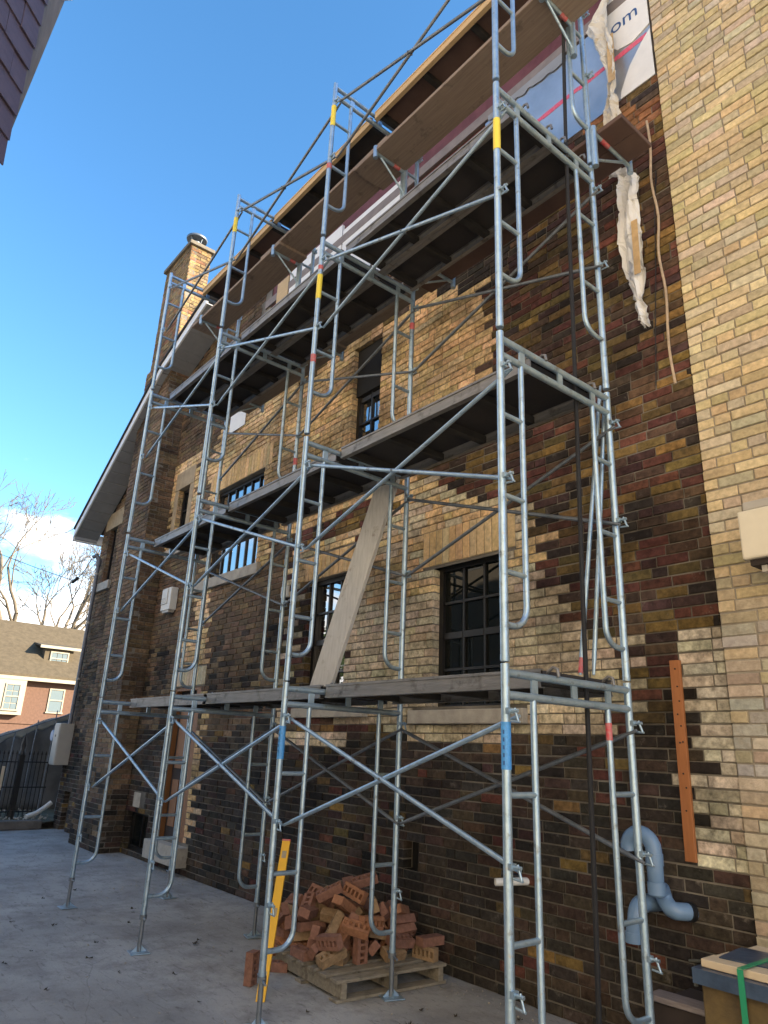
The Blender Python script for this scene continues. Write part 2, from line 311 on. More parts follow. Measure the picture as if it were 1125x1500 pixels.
def brick_wall(wall, o, u, n, s0, s1, z0, topfn, holes, solid, colfn, mt, mortar, indiv=300, depth=.10, stretch=.218, header=.14, rough=.0055):
    """wall: parent part. Bricks laid on the plane o+u*s, outward normal n. holes: real openings, solid: left out but backed"""
    o = Vector(o); u = Vector(u); n = Vector(n); rec = []; back = MB(); row = 0; z = z0
    ztop = max(topfn(s0+(s1-s0)*k/40) for k in range(41))
    while z < ztop:
        zc = z+CH/2
        def spans(blocks):
            iv = [(s0, s1)]
            for (a, b_, c, d) in blocks:
                if c < zc < d:
                    ni = []
                    for (p, q) in iv:
                        if b_ <= p or a >= q: ni.append((p, q)); continue
                        if a > p: ni.append((p, a))
                        if b_ < q: ni.append((b_, q))
                    iv = ni
            return iv
        for (p, q) in spans(holes):
            # trim by the roof profile
            k = 12; st = (q-p)/k; ok = [topfn(p+st*(i+.5)) > zc for i in range(k)]
            if not any(ok): continue
            i0 = ok.index(True); i1 = k-1-ok[::-1].index(True)
            pp = p+st*i0 if i0 else p; qq = p+st*(i1+1) if i1 < k-1 else q
            a = o+u*pp+Vector((0, 0, z)); bq = o+u*qq+Vector((0, 0, z)); d = n*-.0115; e = Vector((0, 0, CH))
            back.face([a+d, bq+d, bq+d+e, a+d+e])
            back.face([a+d+u*.004, a+d+e+u*.004, a+e-n*.13+u*.004, a-n*.13+u*.004]); back.face([bq+d-u*.004, bq-n*.13-u*.004, bq+e-n*.13-u*.004, bq+d+e-u*.004])
        for (p, q) in spans(holes+solid):
            s = p-(stretch*.5 if row % 2 else 0)-random.random()*.03
            while s < q-.02:
                ln = stretch if random.random() > header else .105
                ln += random.uniform(-.006, .006)
                a = max(s, p); e = min(s+ln, q); s += ln+.010
                if q-s < .045: e = q
                if e-a < .03: continue
                cx = (a+e)/2
                if topfn(cx) < zc: continue
                rec.append((a, e, z, colfn(cx, zc, row)))
        z += CH; row += 1
    back.build('mortar_bed', mortar, wall)
    sel = []
    for i, (a, e, z, c) in enumerate(rec):
        P = o+u*((a+e)/2)+Vector((0, 0, z+CH/2)); pr = project(P)
        if pr and abs(pr[0]) < TX*.99 and abs(pr[1]) < TY*.99:
            v = (CAMP-P); sel.append((-(e-a)*abs(v.normalized().dot(n))/(pr[2]**2), i))
    sel.sort(); chosen = {i for _, i in sel[:indiv]}
    rest = MB()
    for i, (a, e, z, c) in enumerate(rec):
        pr = random.uniform(-rough, rough*.6); hh = CH-.010+random.uniform(-.002, .002); zz = z+.005+random.uniform(-.0015, .0015)
        P = o+u*a+Vector((0, 0, zz))+n*pr
        if i in chosen:
            m = MB(); brick_geo(m, Vector((0, 0, 0)), u, n, e-a, hh, depth, c); ob = m.build('brick', mt, wall); ob.location = P
        else:
            brick_geo(rest, P, u, n, e-a, hh, depth, c)
    if rest.v: rest.build('brickwork', mt, wall, 'stuff')
    return len(rec)
def jitc(c, k=.22):
    f = 1+random.uniform(-k, k); return tuple(max(.004, v*f*(1+random.uniform(-.06, .06))) for v in c)
DARK = [(.088, .036, .030), (.085, .052, .034), (.185, .118, .040), (.036, .028, .024), (.105, .076, .034), (.115, .048, .034), (.066, .044, .034), (.150, .100, .040), (.060, .034, .032)]
LOW = [(.046, .038, .031), (.033, .029, .025), (.056, .043, .034), (.062, .041, .032), (.041, .037, .032), (.066, .051, .035), (.026, .024, .022)]
TAN = [(0.59, 0.409, 0.21), (0.655, 0.456, 0.244), (0.524, 0.364, 0.183), (0.59, 0.43, 0.251)]
TANG = [(.50, .425, .30), (.53, .45, .325), (.455, .385, .27)]
CREAM = [(0.612, 0.548, 0.429), (0.569, 0.503, 0.39), (0.642, 0.578, 0.46), (0.495, 0.429, 0.321)]
LEFT = [(0.149, 0.103, 0.063), (0.13, 0.088, 0.056), (0.169, 0.119, 0.069), (0.117, 0.08, 0.053), (0.139, 0.089, 0.058), (0.105, 0.074, 0.05), (0.158, 0.106, 0.063)]
P_W1 = [(-4.9, 4.30), (-4.08, 3.74), (-3.73, 3.68), (-3.41, 3.37), (-3.39, 2.97), (-3.18, 2.57), (-2.61, 2.37), (-2.64, 1.90), (-3.0, 1.79), (-3.77, 1.72), (-4.92, 1.72), (-5.33, 1.80), (-6.05, 1.85), (-5.95, 2.93), (-5.98, 3.75), (-5.43, 3.75)]
P_W2 = [(-7.2, 3.9), (-5.9, 3.9), (-5.9, 3.42), (-7.0, 3.42), (-7.0, 1.75), (-5.9, 1.75), (-5.9, 1.6), (-7.2, 1.6)]
P_W3 = [(-7.34, 6.18), (-6.28, 6.45), (-5.35, 6.30), (-5.10, 6.45), (-4.07, 6.05), (-3.86, 5.3), (-4.08, 4.90), (-4.95, 4.5), (-5.3, 4.2), (-7.06, 4.1), (-8.03, 4.11), (-7.9, 5.2)]
P_W4 = [(-10.1, 5.66), (-9.7, 6.35), (-8.4, 6.55), (-7.35, 6.35), (-7.3, 5.33), (-7.86, 5.14), (-7.8, 3.79), (-9.4, 3.75), (-9.2, 2.4), (-9.0, 1.2), (-9.05, .35), (-9.3, .3), (-9.3, 2.6), (-10.2, 2.65), (-10.2, 3.0), (-9.75, 3.2), (-9.75, 5.4)]
P_W5 = [(-11.5, 6.25), (-10.3, 6.25), (-10.3, 4.5), (-11.3, 4.5)]
P_DARK = [(-5.4, 6.75), (-3.5, 6.75), (-3.6, 6.1), (-4.07, 6.05), (-5.10, 6.45)]  # area laid with the darkest bricks only
def main_col(x, z, row):
    xx = x+(.07 if row % 2 else -.07)
    if x > -2.34+(.11 if row % 2 else 0) and 1.05 < z < 2.42: return jitc(random.choice(CREAM), .12)
    if inpoly(xx, z, P_DARK): return jitc(random.choice(DARK[3:4]+LOW[:2]))
    if inpoly(xx, z, P_W1) or inpoly(xx, z, P_W2): return jitc(random.choice(TANG if z < 3.0 else TAN+TANG), .14)
    if inpoly(xx, z, P_W3) or inpoly(xx, z, P_W4) or (x < -9 and inpoly(xx, z, P_W5)): return jitc(random.choice(TAN), .14)
    if 6.6 < z and x > -8.4 and random.random() < .35: return jitc((.21, .10, .05))
    if z < 1.76+.10*math.sin(x*2.3)+.06*math.sin(x*7.1)+random.uniform(-.06, .06):
        return jitc(random.choice(LOW if random.random() < .85 else DARK))
    if x < -7.3: return jitc(random.choice(LEFT if z > 3 else LEFT+LOW[:3]), .25)
    return jitc(random.choice(DARK), .28)
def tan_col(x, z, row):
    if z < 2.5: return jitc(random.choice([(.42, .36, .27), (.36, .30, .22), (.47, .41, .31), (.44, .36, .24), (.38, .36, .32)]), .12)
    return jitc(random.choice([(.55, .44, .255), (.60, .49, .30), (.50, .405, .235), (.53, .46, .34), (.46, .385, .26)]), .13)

WY = 4.36
PROF = [(-15.2, 5.75), (-11.5, 8.12), (-9.8, 8.72), (-2.0, 8.8)]
def prof(x):
    for (a, b), (c, d) in zip(PROF, PROF[1:]):
        if x <= c: return b+(d-b)*(x-a)/(c-a)
    return PROF[-1][1]
def brick_top(x): return prof(x)-.12 if x < -8.7 else 7.02
house = thing('brick_house', 'long dark brown brick house under repair behind the scaffolding', 'house', (-8.5, WY, 0))
HP = Vector((-8.5, WY, 0))
class _H:  # keep children in world coordinates
    pass
def under(o, parent):
    o.parent = parent; o.matrix_parent_inverse = Matrix.Translation(-parent.matrix_world.translation) if False else Matrix.Identity(4); return o
house.location = (0, 0, 0)
# window openings: x0, x1, z0, z1
WINS = {'w1': (-4.65, -3.80, 1.95, 3.25), 'w2': (-6.73, -5.98, 2.0, 3.43), 'w3': (-6.12, -5.59, 4.55, 6.22), 'w4': (-9.62, -8.10, 3.87, 5.27), 'w5': (-11.07, -10.63, 4.62, 5.70), 'w6': (-14.47, -14.05, 4.57, 5.72)}
BASE = (-11.30, -10.50, .07, .60)
DOOR = (-10.20, -9.28, .33, 2.36)
CRAWL = (-14.52, -14.16, -.05, .66)
HOLE = (-4.97, -4.775, .635, .85)
VENT = (-11.15, -10.70, .66, .86)
LINT = {'w1': (-4.80, -3.66, 3.25, 3.595, 13), 'w2': (-6.86, -5.85, 3.43, 3.72, 12), 'w4': (-9.80, -7.92, 5.27, 5.60, 22), 'door': (-10.30, -9.18, 2.36, 2.62, 13)}
STONE = {'w5': (-11.22, -10.47, 5.70, 6.02), 'w6': (-14.75, -13.75, 5.72, 6.08)}
SILL = {'w1': (-4.90, -3.58, 1.835, 1.95), 'w2': (-6.85, -5.55, 1.90, 2.0), 'w4': (-9.95, -7.95, 3.72, 3.87), 'w5': (-11.2, -10.45, 4.50, 4.62), 'w6': (-14.85, -13.9, 4.40, 4.57), 'door': (-10.2, -9.1, .10, .33)}
wall = MB().box(-14.9, -2.04, 4.52, 12, 0, 5.6).build('wall', M['dark_room'], house)
holes = list(WINS.values())+[BASE, DOOR, CRAWL, HOLE]
solid = [v[:4] for v in LINT.values()]+list(STONE.values())+list(SILL.values())+[VENT]
brick_wall(wall, (0, WY, 0), (1, 0, 0), (0, -1, 0), -14.9, -2.04, 0, brick_top, holes, solid, main_col, M['brick'], M['mortar'])
# dark panels standing in for the unlit hollows behind the small openings
for (a, b, c, d) in (CRAWL, HOLE):
    MB().box(a-.02, b+.02, 4.48, 4.50, c-.02, d+.02).build('opening_back', M['dark_room'], wall)
for k, (a, b, c, d, nn) in LINT.items():
    lt = MB(); wd = (b-a)/nn
    lt.box(a, b, WY+.006, WY+.09, c, d).build('mortar_bed', M['mortar_pale'], wall)
    for i in range(nn):
        m = MB(); brick_geo(m, Vector((0, 0, 0)), Vector((1, 0, 0)), Vector((0, -1, 0)), wd-.010, d-c-.010, .10, jitc(random.choice(TAN if k != 'door' else TANG), .12))
        m.build('soldier_brick', M['tan_brick'], wall).location = (a+wd*i+.005, WY-random.uniform(0, .004), c+.005)
for k, (a, b, c, d) in STONE.items():
    bevel(MB().box(a, b, WY-.012, WY+.12, c, d).build('lintel', M['lintel'], wall), .006)
for k, (a, b, c, d) in SILL.items():
    bevel(MB().box(a, b, WY-(.055 if k != 'door' else .14), WY+.12, c, d).build('sill', M['stone'], wall), .008)
# pale stone dressing beside the little stair window
for (a, b) in ((-11.22, -11.075), (-10.625, -10.47)):
    bevel(MB().box(a, b, WY-.004, WY+.10, 4.62, 5.70).build('jamb_stone', M['lintel'], wall), .004)

def window(key, cols, rows, gm, rail=None, double=False):
    a, b, c, d = WINS.get(key) or BASE
    y = WY+.085; t = .05
    fr = MB(); fr.box(a, a+t, y, y+.05, c, d); fr.box(b-t, b, y, y+.05, c, d); fr.box(a+t, b-t, y, y+.05, d-t, d); fr.box(a+t, b-t, y, y+.05, c, c+t)
    win = fr.build('window', M['frame_black'], house)
    rows_z = [c+t+(d-c-2*t)*k/rows for k in range(rows+1)]; cols_x = [a+t+(b-a-2*t)*k/cols for k in range(cols+1)]
    for i in range(cols):
        for j in range(rows):
            dy = random.uniform(-.002, .002)
            MB().face([(cols_x[i], y+.035+dy, rows_z[j]), (cols_x[i+1], y+.035-dy, rows_z[j]), (cols_x[i+1], y+.035-dy, rows_z[j+1]), (cols_x[i], y+.035+dy, rows_z[j+1])]).build('pane', gm, win)
    for i in range(1, cols):
        MB().box(cols_x[i]-.011, cols_x[i]+.011, y+.012, y+.033, c+t, d-t).build('muntin', M['frame_black'], win)
    for j in range(1, rows):
        h = .028 if rail == j else .011
        for i in range(cols):
            MB().box(cols_x[i]+.011, cols_x[i+1]-.011, y+.008, y+.031, rows_z[j]-h, rows_z[j]+h).build('muntin', M['frame_black'], win)
    return win
window('w1', 3, 4, M['glass'], 2); window('w2', 3, 4, M['glass_mirror'], 2); window('w3', 2, 5, M['glass_mirror'], 3); window('w4', 6, 2, M['glass_mirror'])
window('w5', 2, 3, M['glass']); window('w6', 1, 2, M['glass']); window('base', 2, 1, M['glass'])
# door
dr = MB().box(-10.14, -9.46, WY+.115, WY+.14, .33, 2.30).build('door', M['dark_wood'], house)
for (x0, x1, z0, z1) in ((-10.05, -9.85, .5, 1.1), (-9.75, -9.55, .5, 1.1), (-10.05, -9.55, 1.25, 2.1)):
    MB().box(x0, x1, WY+.10, WY+.1145, z0, z1).build('door_panel', M['door_wood'], dr)
MB().tube([(-9.52, WY+.06, 1.2), (-9.52, WY+.115, 1.2)], .022).build('handle', M['brass'], dr)
for (x0, x1) in ((-10.20, -10.141), (-9.459, -9.285)):
    MB().box(x0, x1, WY+.03, WY+.135, .33, 2.30).build('door_casing', M['door_wood'], dr)
MB().box(-10.20, -9.285, WY+.03, WY+.135, 2.301, 2.36).build('door_casing', M['door_wood'], dr)
# louvred air brick above the basement window
vp = MB().box(VENT[0], VENT[1], WY+.03, WY+.05, VENT[2], VENT[3]).build('air_vent', M['dark_room'], house)
for k in range(6):
    x = VENT[0]+.02+k*.04; MB().quadbox((x, WY-.002, VENT[2]), (.028, .012, 0), (-.004, .02, 0), (0, 0, VENT[3]-VENT[2])).build('slat', M['stone'], vp)

# chimney breast and stack
CX0, CX1, CY = -12.70, -11.38, 4.0
SX0, SX1 = -12.52, -11.30
bm_ = MB(); bm_.box(CX0+.02, CX1-.02, CY+.015, 4.40, 0, 8.45); bm_.box(-12.50, SX1-.012, CY+.015, 4.42, 8.45, 10.80); breast = bm_.build('chimney', M['mortar'], house)
def ch_col(x, z, row):
    if z > 8.3: return jitc(random.choice([(.25, .17, .085), (.22, .15, .08), (.27, .18, .08), (.24, .12, .065), (.20, .145, .085)]), .18)
    return jitc(random.choice(LEFT if random.random() < (z-.1)/1.3 else LOW), .25)
brick_wall(breast, (0, CY, 0), (1, 0, 0), (0, -1, 0), CX0, CX1, 0, lambda s: 8.47, [], [], ch_col, M['brick'], M['mortar'], indiv=110, depth=.012)
brick_wall(breast, (0, CY, 0), (1, 0, 0), (0, -1, 0), SX0, SX1, 8.48, lambda s: 10.80, [], [], ch_col, M['brick'], M['mortar'], indiv=40, depth=.012)
brick_wall(breast, (CX1, 0, 0), (0, 1, 0), (1, 0, 0), CY+.013, 4.36, 0, lambda s: 8.47, [], [], ch_col, M['brick'], M['mortar'], indiv=110, depth=.012)
brick_wall(breast, (SX1, 0, 0), (0, 1, 0), (1, 0, 0), CY+.013, 4.42, 8.48, lambda s: 10.80, [], [], ch_col, M['brick'], M['mortar'], indiv=40, depth=.012)
bevel(MB().box(SX0-.05, SX1+.05, CY-.05, 4.47, 10.80, 10.88).build('chimney_crown', M['crown'], breast), .012)
fl = MB(); cxm, cym = -11.62, 4.20
fl.tube([(cxm, cym, 10.90), (cxm, cym, 11.12)], .10, 16); fl.build('flue', M['galv_dark'], breast)
cp = MB()
for k in range(4):
    a = k*math.pi/2+.4; cp.tube([(cxm+.10*math.cos(a), cym+.10*math.sin(a), 11.05), (cxm+.16*math.cos(a), cym+.16*math.sin(a), 11.22)], .012, 5)
cp.tube([(cxm, cym, 11.19), (cxm, cym, 11.22), (cxm, cym, 11.28)], [.20, .21, .07], 20); cp.build('flue_cap', M['galv_dark'], breast)

# roof: gambrel profile with white bargeboard, boarded soffit and dark shingles
EY = 3.86
roof = MB()
def strip(mb, prof_pts, y0, y1, dz0, dz1):
    for (a, b), (c, d) in zip(prof_pts, prof_pts[1:]):
        dx = c-a
        mb.quadbox((a, y0, b+dz0), (c-a, 0, d-b), (0, y1-y0, 0), (0, 0, dz1-dz0))
P1 = [(-15.25, 5.72), (-11.5, 8.10), (-9.8, 8.70)]
strip(roof, P1, EY-.03, 12, .06, .105)
strip(roof, [(-9.8, 8.70), (-2.04, 8.8)], WY-.02, 12, .06, .13)
rf = roof.build('roof', M['shingle'], house)
fb = MB(); strip(fb, P1, EY, EY+.03, -.10, .058); fb.build('bargeboard', M['white_paint'], rf)
fe = MB().quadbox((-15.28, EY, 5.535), (.028, 0, .018), (0, 8, 0), (0, 0, .2)); fe.build('fascia_end', M['white_paint'], rf)
for k in range(24):      # soffit boards
    (a, b), (c, d) = (P1[0], P1[1]) if k < 16 else (P1[1], P1[2]); i0, n_ = (k, 16) if k < 16 else (k-16, 8)
    t0, t1 = i0/n_, (i0+1)/n_-.006
    MB().quadbox((a+(c-a)*t0, EY+.031, b+(d-b)*t0-.095), ((c-a)*(t1-t0), 0, (d-b)*(t1-t0)), (0, WY-EY-.035, 0), (0, 0, .02)).build('soffit_board', M['soffit'], rf)
MB().quadbox((-15.25, EY+.031, 5.57), (.02, 0, .012), (0, WY-EY-.04, 0), (0, 0, .20)).build('soffit_end', M['soffit'], rf)
# unfinished upper wall above the brickwork: membrane, battens, insulation boards
up = MB().box(-8.7, -2.045, WY+.03, WY+.06, 6.95, 8.86).build('sheathing', M['maroon'], house)
MB().box(-8.7, -2.045, WY+.061, 12, 5.6, 8.7).build('upper_wall', M['dark_room'], house)
ins = MB().box(-3.95, -2.05, WY-.005, WY+.028, 7.03, 8.06).build('insulation_board', M['foil'], house)
tp = MB()
for k in range(13):
    x = -3.9+k*.14; tp.box(x, x+.137, WY-.0075, WY-.0055, 7.50+.004*math.sin(k*2.1), 7.55+.004*math.sin(k*1.3))
tp.build('tape', M['red_tape'], ins)
# torn white facing left on the board, with the maker's lettering
for pts in ([(-2.40, 8.30), (-2.05, 8.30), (-2.05, 7.62), (-2.22, 7.56), (-2.36, 7.60), (-2.44, 7.72), (-2.46, 7.95)],
            [(-2.05, 7.56), (-2.14, 7.47), (-2.26, 7.32), (-2.30, 7.24), (-2.36, 7.10), (-2.37, 7.03), (-2.05, 7.03)]):
    f = MB(); f.face([(x, WY-.014, z) for x, z in pts]); n_ = len(pts)
    for i in range(n_):
        (x0, z0), (x1, z1) = pts[i], pts[(i+1) % n_]; f.face([(x0, WY-.014, z0), (x1, WY-.014, z1), (x1, WY-.006, z1), (x0, WY-.006, z0)])
    f.build('torn_facing', M['white_wrap'], ins)
tcv = bpy.data.curves.new('lettering', 'FONT'); tcv.body = 'om'; tcv.size = .21; tcv.extrude = .0008
tmp = bpy.data.objects.new('tmp', tcv); COL.objects.link(tmp)
tme = bpy.data.meshes.new_from_object(tmp.evaluated_get(bpy.context.evaluated_depsgraph_get())); bpy.data.objects.remove(tmp)
tme.materials.clear(); tme.materials.append(M['navy'])
to = link('lettering', tme, ins, (-2.41, WY-.0165, 7.82)); to.rotation_euler = (math.radians(90), 0, 0)
bt = MB().box(-8.6, -2.05, WY-.015, WY+.025, 8.09, 8.22).build('batten', M['greystrip'], house)
rg = MB(); x = -3.9
pts = []
while x < -2.9:
    pts.append((x, 8.075-.05*random.random()-.06*(x+3.9))); x += .05
f = MB(); f.face([(p[0], WY-.017, p[1]) for p in pts]+[(-2.9, WY-.017, 8.12), (-3.9, WY-.017, 8.12)]); f.build('torn_edge', M['soffit'], bt)
for (a, b, c, d) in ((-6.55, -5.3, 7.06, 8.30), (-7.9, -6.58, 7.06, 8.42)):
    MB().box(a, b, WY-.012, WY+.028, c, d).build('insulation_board', M['white_wrap'], house)
MB().box(-8.25, -7.93, WY-.02, WY+.028, 7.06, 8.35).build('stud', M['wood_edge'], house)
MB().box(-9.35, -8.85, WY-.016, WY-.008, 6.18, 6.48).build('white_patch', M['white_wrap'], house)

# ------------------------------------------------------------------ tan brick building next door (coplanar, a little proud)
tanb = thing('tan_brick_building', 'pale tan brick building at the right edge of the photo', 'building')
tw = MB().box(-2.028, 6, 4.47, 12, 0, 8.9).build('wall', M['mortar_pale'], tanb)
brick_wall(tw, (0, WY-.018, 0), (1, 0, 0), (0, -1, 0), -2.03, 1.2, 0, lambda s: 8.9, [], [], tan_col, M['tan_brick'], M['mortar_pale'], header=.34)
brick_wall(tw, (-2.03, 0, 0), (0, 1, 0), (-1, 0, 0), WY-.008, WY+.1, 0, lambda s: 8.9, [], [], tan_col, M['tan_brick'], M['mortar_pale'], indiv=0, depth=.01)
MB().box(-2.1, 6.1, 4.25, 12, 8.9, 9.0).build('parapet', M['stone'], tanb)
# ------------------------------------------------------------------ scaffolding
FX = [-2.28, -4.25, -6.13, -8.0]           # frame lines, nearest first
YF, YR = 2.62, 3.66
LZ = [2.0, 3.85, 5.73, 7.50]               # top ledger of each lift
LB = [.27, 2.03, 3.90, 5.78]               # foot of each frame's legs
JB = [.40, 2.21, 4.27, 6.11]
RUNG = [[1.43, .83], [3.36, 2.89, 2.48], [5.21, 4.65], [7.06, 6.55]]
INO = [.205, .175, .195, .19]
ORD = ['nearest', 'second', 'third', 'farthest']
LIFT = ['bottom', 'second', 'third', 'top']
RL = .0215
def jpath(yl, yi, zt, zb):
    s = 1 if yi > yl else -1; r = .11; pts = [(0, yi, zt)]
    pts.append((0, yi, zb+r))
    for k in range(1, 7):
        a = math.pi/2*k/6; pts.append((0, yi-s*r*(1-math.cos(a)), zb+r-r*math.sin(a)))
    pts.append((0, yl, zb))
    return pts
def frame_meshes(l):
    zt, zb = LZ[l], LB[l]; R_ = []
    for y in (YF, YR):
        R_.append(('leg', MB().tube([(0, y, zb), (0, y, zt+.02)], RL, 12).mesh('leg', M['galv'])))
        R_.append(('collar', MB().tube([(0, y, zb+.004), (0, y, zb+.034)], RL+.0014, 12).mesh('collar', M['galv'])))
    R_.append(('ledger', MB().tube([(0, YF, zt-.022), (0, YR, zt-.022)], .0205, 10).mesh('ledger', M['galv'])))
    R_.append(('ledger', MB().tube([(0, YF, zt-.125), (0, YR, zt-.125)], .0205, 10).mesh('ledger', M['galv'])))
    for yy in (YF+INO[l]+.01, (YF+YR)/2+.02, YR-INO[l]+.01):
        R_.append(('spacer', MB().box(-.006, .006, yy-.022, yy+.022, zt-.12, zt-.03).mesh('spacer', M['galv'])))
    for y, s in ((YF, 1), (YR, -1)):
        yi = y+s*INO[l]
        R_.append(('ladder_rail', MB().tube(jpath(y, yi, zt-.13, JB[l]), .0165, 9).mesh('ladder_rail', M['galv'])))
        for z in RUNG[l]:
            R_.append(('rung', MB().tube([(0, y, z), (0, yi, z)], .0145, 8).mesh('rung', M['galv'])))
        for z in (zt-.20, zt-.86) + ((.66,) if l == 0 else ()):
            g = MB(); g.tube([(0, y, z), (.075, y, z), ], .009, 6); g.tube([(.055, y, z+.012), (.078, y, z-.052)], .0065, 5); g.box(.012, .034, y-.017, y+.017, z-.014, z+.014); g.tube([(.03, y, z-.045), (.085, y, z-.05)], .006, 5)
            R_.append(('brace_lug', g.mesh('brace_lug', M['galv'])))
    return R_
FRM = [frame_meshes(l) for l in range(4)]
frames = {}
def band(parent, y, z0, z1, m, name='tape_band'):
    MB().tube([(0, y, z0), (0, y, z1)], RL+.0022, 12, caps=False).build(name, m, parent)
for k, x in enumerate(FX):
    for l in range(4):
        t = thing('ladder_scaffold', f'{LIFT[l]} ladder frame of the {ORD[k]} scaffold tower, galvanised tube', 'scaffold frame', (x, 0, 0), 0, 'scaffold frames stacked in four towers')
        for nm, me in FRM[l]: link(nm, me, t)
        frames[k, l] = t
for (k, l, y, a, b, m) in [(0, 2, YF, 5.19, 5.44, 'yellow_tape'), (1, 2, YF, 5.13, 5.37, 'yellow_tape'), (1, 3, YF, 7.0, 7.24, 'yellow_tape'), (2, 3, YF, 7.0, 7.2, 'yellow_tape'),
                           (0, 0, YF, 1.54, 1.75, 'blue_tape'), (1, 0, YF, 1.52, 1.73, 'blue_tape'), (1, 2, YF, 4.53, 4.60, 'red_mark'), (1, 3, YF, 6.50, 6.56, 'red_mark'), (1, 2, YF, 5.42, 5.46, 'red_mark'),
                           (1, 2, YR, 5.30, 5.37, 'red_mark'), (1, 2, YR, 4.30, 4.37, 'red_mark'), (2, 2, YR, 4.5, 4.58, 'red_mark')]:
    band(frames[k, l], y, a, b, M[m])
MB().tube([(0, YR-INO[0], 1.70), (0, YR-INO[0], 1.79)], .0182, 10, caps=False).build('tape_band', M['red_mark'], frames[0, 0])
# lettering strip on the blue stickers
for k in (0, 1):
    z = 1.56
    for i in range(5):
        MB().quadbox((-.004+.006, YF-RL-.0035, z), (.008, .001, 0), (0, .001, 0), (0, 0, .018)).build('lettering', M['navy'], frames[k, 0]); z += .034
# base jacks
def jack(k, y, rot):
    side = 'front' if y == YF else 'wall-side'
    t = thing('screw_jack', f'screw jack foot under the {side} leg of the {ORD[k]} tower', 'scaffold jack', (FX[k], y, .004), rot, 'screw jacks under the scaffold legs')
    p = MB(); p.box(-.075, .075, -.075, .075, 0, .008); bevel(p.build('base_plate', M['galv'], t), .002)
    g = MB()
    for a in range(4):
        c, s_ = math.cos(a*math.pi/2), math.sin(a*math.pi/2); g.face([(c*.018, s_*.018, .008), (c*.06, s_*.06, .008), (c*.018, s_*.018, .05)])
    g.build('gusset', M['galv'], t)
    MB().tube([(0, 0, .008), (0, 0, .30)], .0165, 10).build('screw', M['galv_dark'], t)
    n_ = MB(); n_.tube([(0, 0, .235), (0, 0, .268)], .03, 8); n_.tube([(-.11, .01, .25), (.11, -.01, .25)], .008, 6); n_.build('wing_nut', M['galv_dark'], t)
for k in range(4):
    for y in (YF, YR): jack(k, y, random.uniform(-.4, .4))
# cross braces
def brace(b, l, y, zu, zl):
    side = 'street side' if y < 3 else 'wall side'
    x0, x1 = FX[b+1]+.05, FX[b]+.05; yy = y-.028 if y > 3 else y+.028
    BAY = ['near bay', 'middle bay', 'far bay'][b]
    t = thing('cross_brace', f'crossed diagonal tubes of the {LIFT[l]} lift, {BAY}, {side}', 'cross brace', (x0, yy, zl), 0, 'scaffold cross braces')
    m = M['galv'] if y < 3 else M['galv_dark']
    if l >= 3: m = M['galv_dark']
    dx = x1-x0; h = zu-zl; r = .0135
    for (za, zb, off) in ((h, 0, -.004), (0, h, .012)):
        g = MB(); d = Vector((dx, 0, zb-za)).normalized()
        a = Vector((0, off, za)); c = Vector((dx, off, zb))
        g.tube([a, a+d*.05, a+d*.10, c-d*.10, c-d*.05, c], [.009, .010, r, r, .010, .009], 8); g.build('brace_tube', m, t)
    MB().tube([(dx/2, -.022, h/2), (dx/2, .03, h/2)], .008, 6).build('pivot_bolt', M['galv_dark'], t)
for b in range(3):
    for l in range(4):
        zu, zl = LZ[l]-.22, LZ[l]-.88
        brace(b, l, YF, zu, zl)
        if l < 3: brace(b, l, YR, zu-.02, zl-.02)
# platforms
def platform(b, y0, y1, zt, ply, rail, label, thick=.095, cm=5, x0=None, x1=None, ext=.0):
    x0 = FX[b+1]+.035-ext if x0 is None else x0; x1 = FX[b]-.035+ext if x1 is None else x1
    t = thing('scaffold_platform', label, 'scaffold platform', (x0, y0, zt-thick), 0, 'scaffold platforms')
    Lx, Wy = x1-x0, y1-y0
    for s, yy in ((1, 0), (-1, Wy)):
        g = MB(); o_ = .004
        g.box(0, Lx, min(yy, yy+s*o_), max(yy, yy+s*o_), 0, thick); g.box(0, Lx, min(yy+s*o_, yy+s*.034), max(yy+s*o_, yy+s*.034), 0, .004); g.box(0, Lx, min(yy+s*o_, yy+s*.030), max(yy+s*o_, yy+s*.030), thick-.004, thick)
        g.box(0, Lx, min(yy-s*.006, yy), max(yy-s*.006, yy), thick-.016, thick-.001); g.box(0, Lx, min(yy-s*.006, yy), max(yy-s*.006, yy), .001, .014)
        g.build('side_rail', rail, t)
    MB().box(.01, Lx-.01, .032, Wy-.032, thick-.022, thick-.006).build('deck_board', ply, t)
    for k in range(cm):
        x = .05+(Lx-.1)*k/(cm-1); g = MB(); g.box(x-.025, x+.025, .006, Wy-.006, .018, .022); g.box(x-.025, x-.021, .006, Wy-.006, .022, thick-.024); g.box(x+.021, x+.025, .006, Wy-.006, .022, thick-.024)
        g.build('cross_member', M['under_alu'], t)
    for xx, s in ((0, -1), (Lx, 1)):
        for yy in (.07, Wy-.07):
            zc = thick-.02
            MB().tube([(xx-s*.02, yy, zc), (xx+s*.03, yy, zc+.03), (xx+s*.055, yy, zc+.02), (xx+s*.062, yy, zc-.02)], .009, 6).build('hook', M['alu'], t)
    return t
BAYN = ['near bay', 'middle bay', 'far bay']
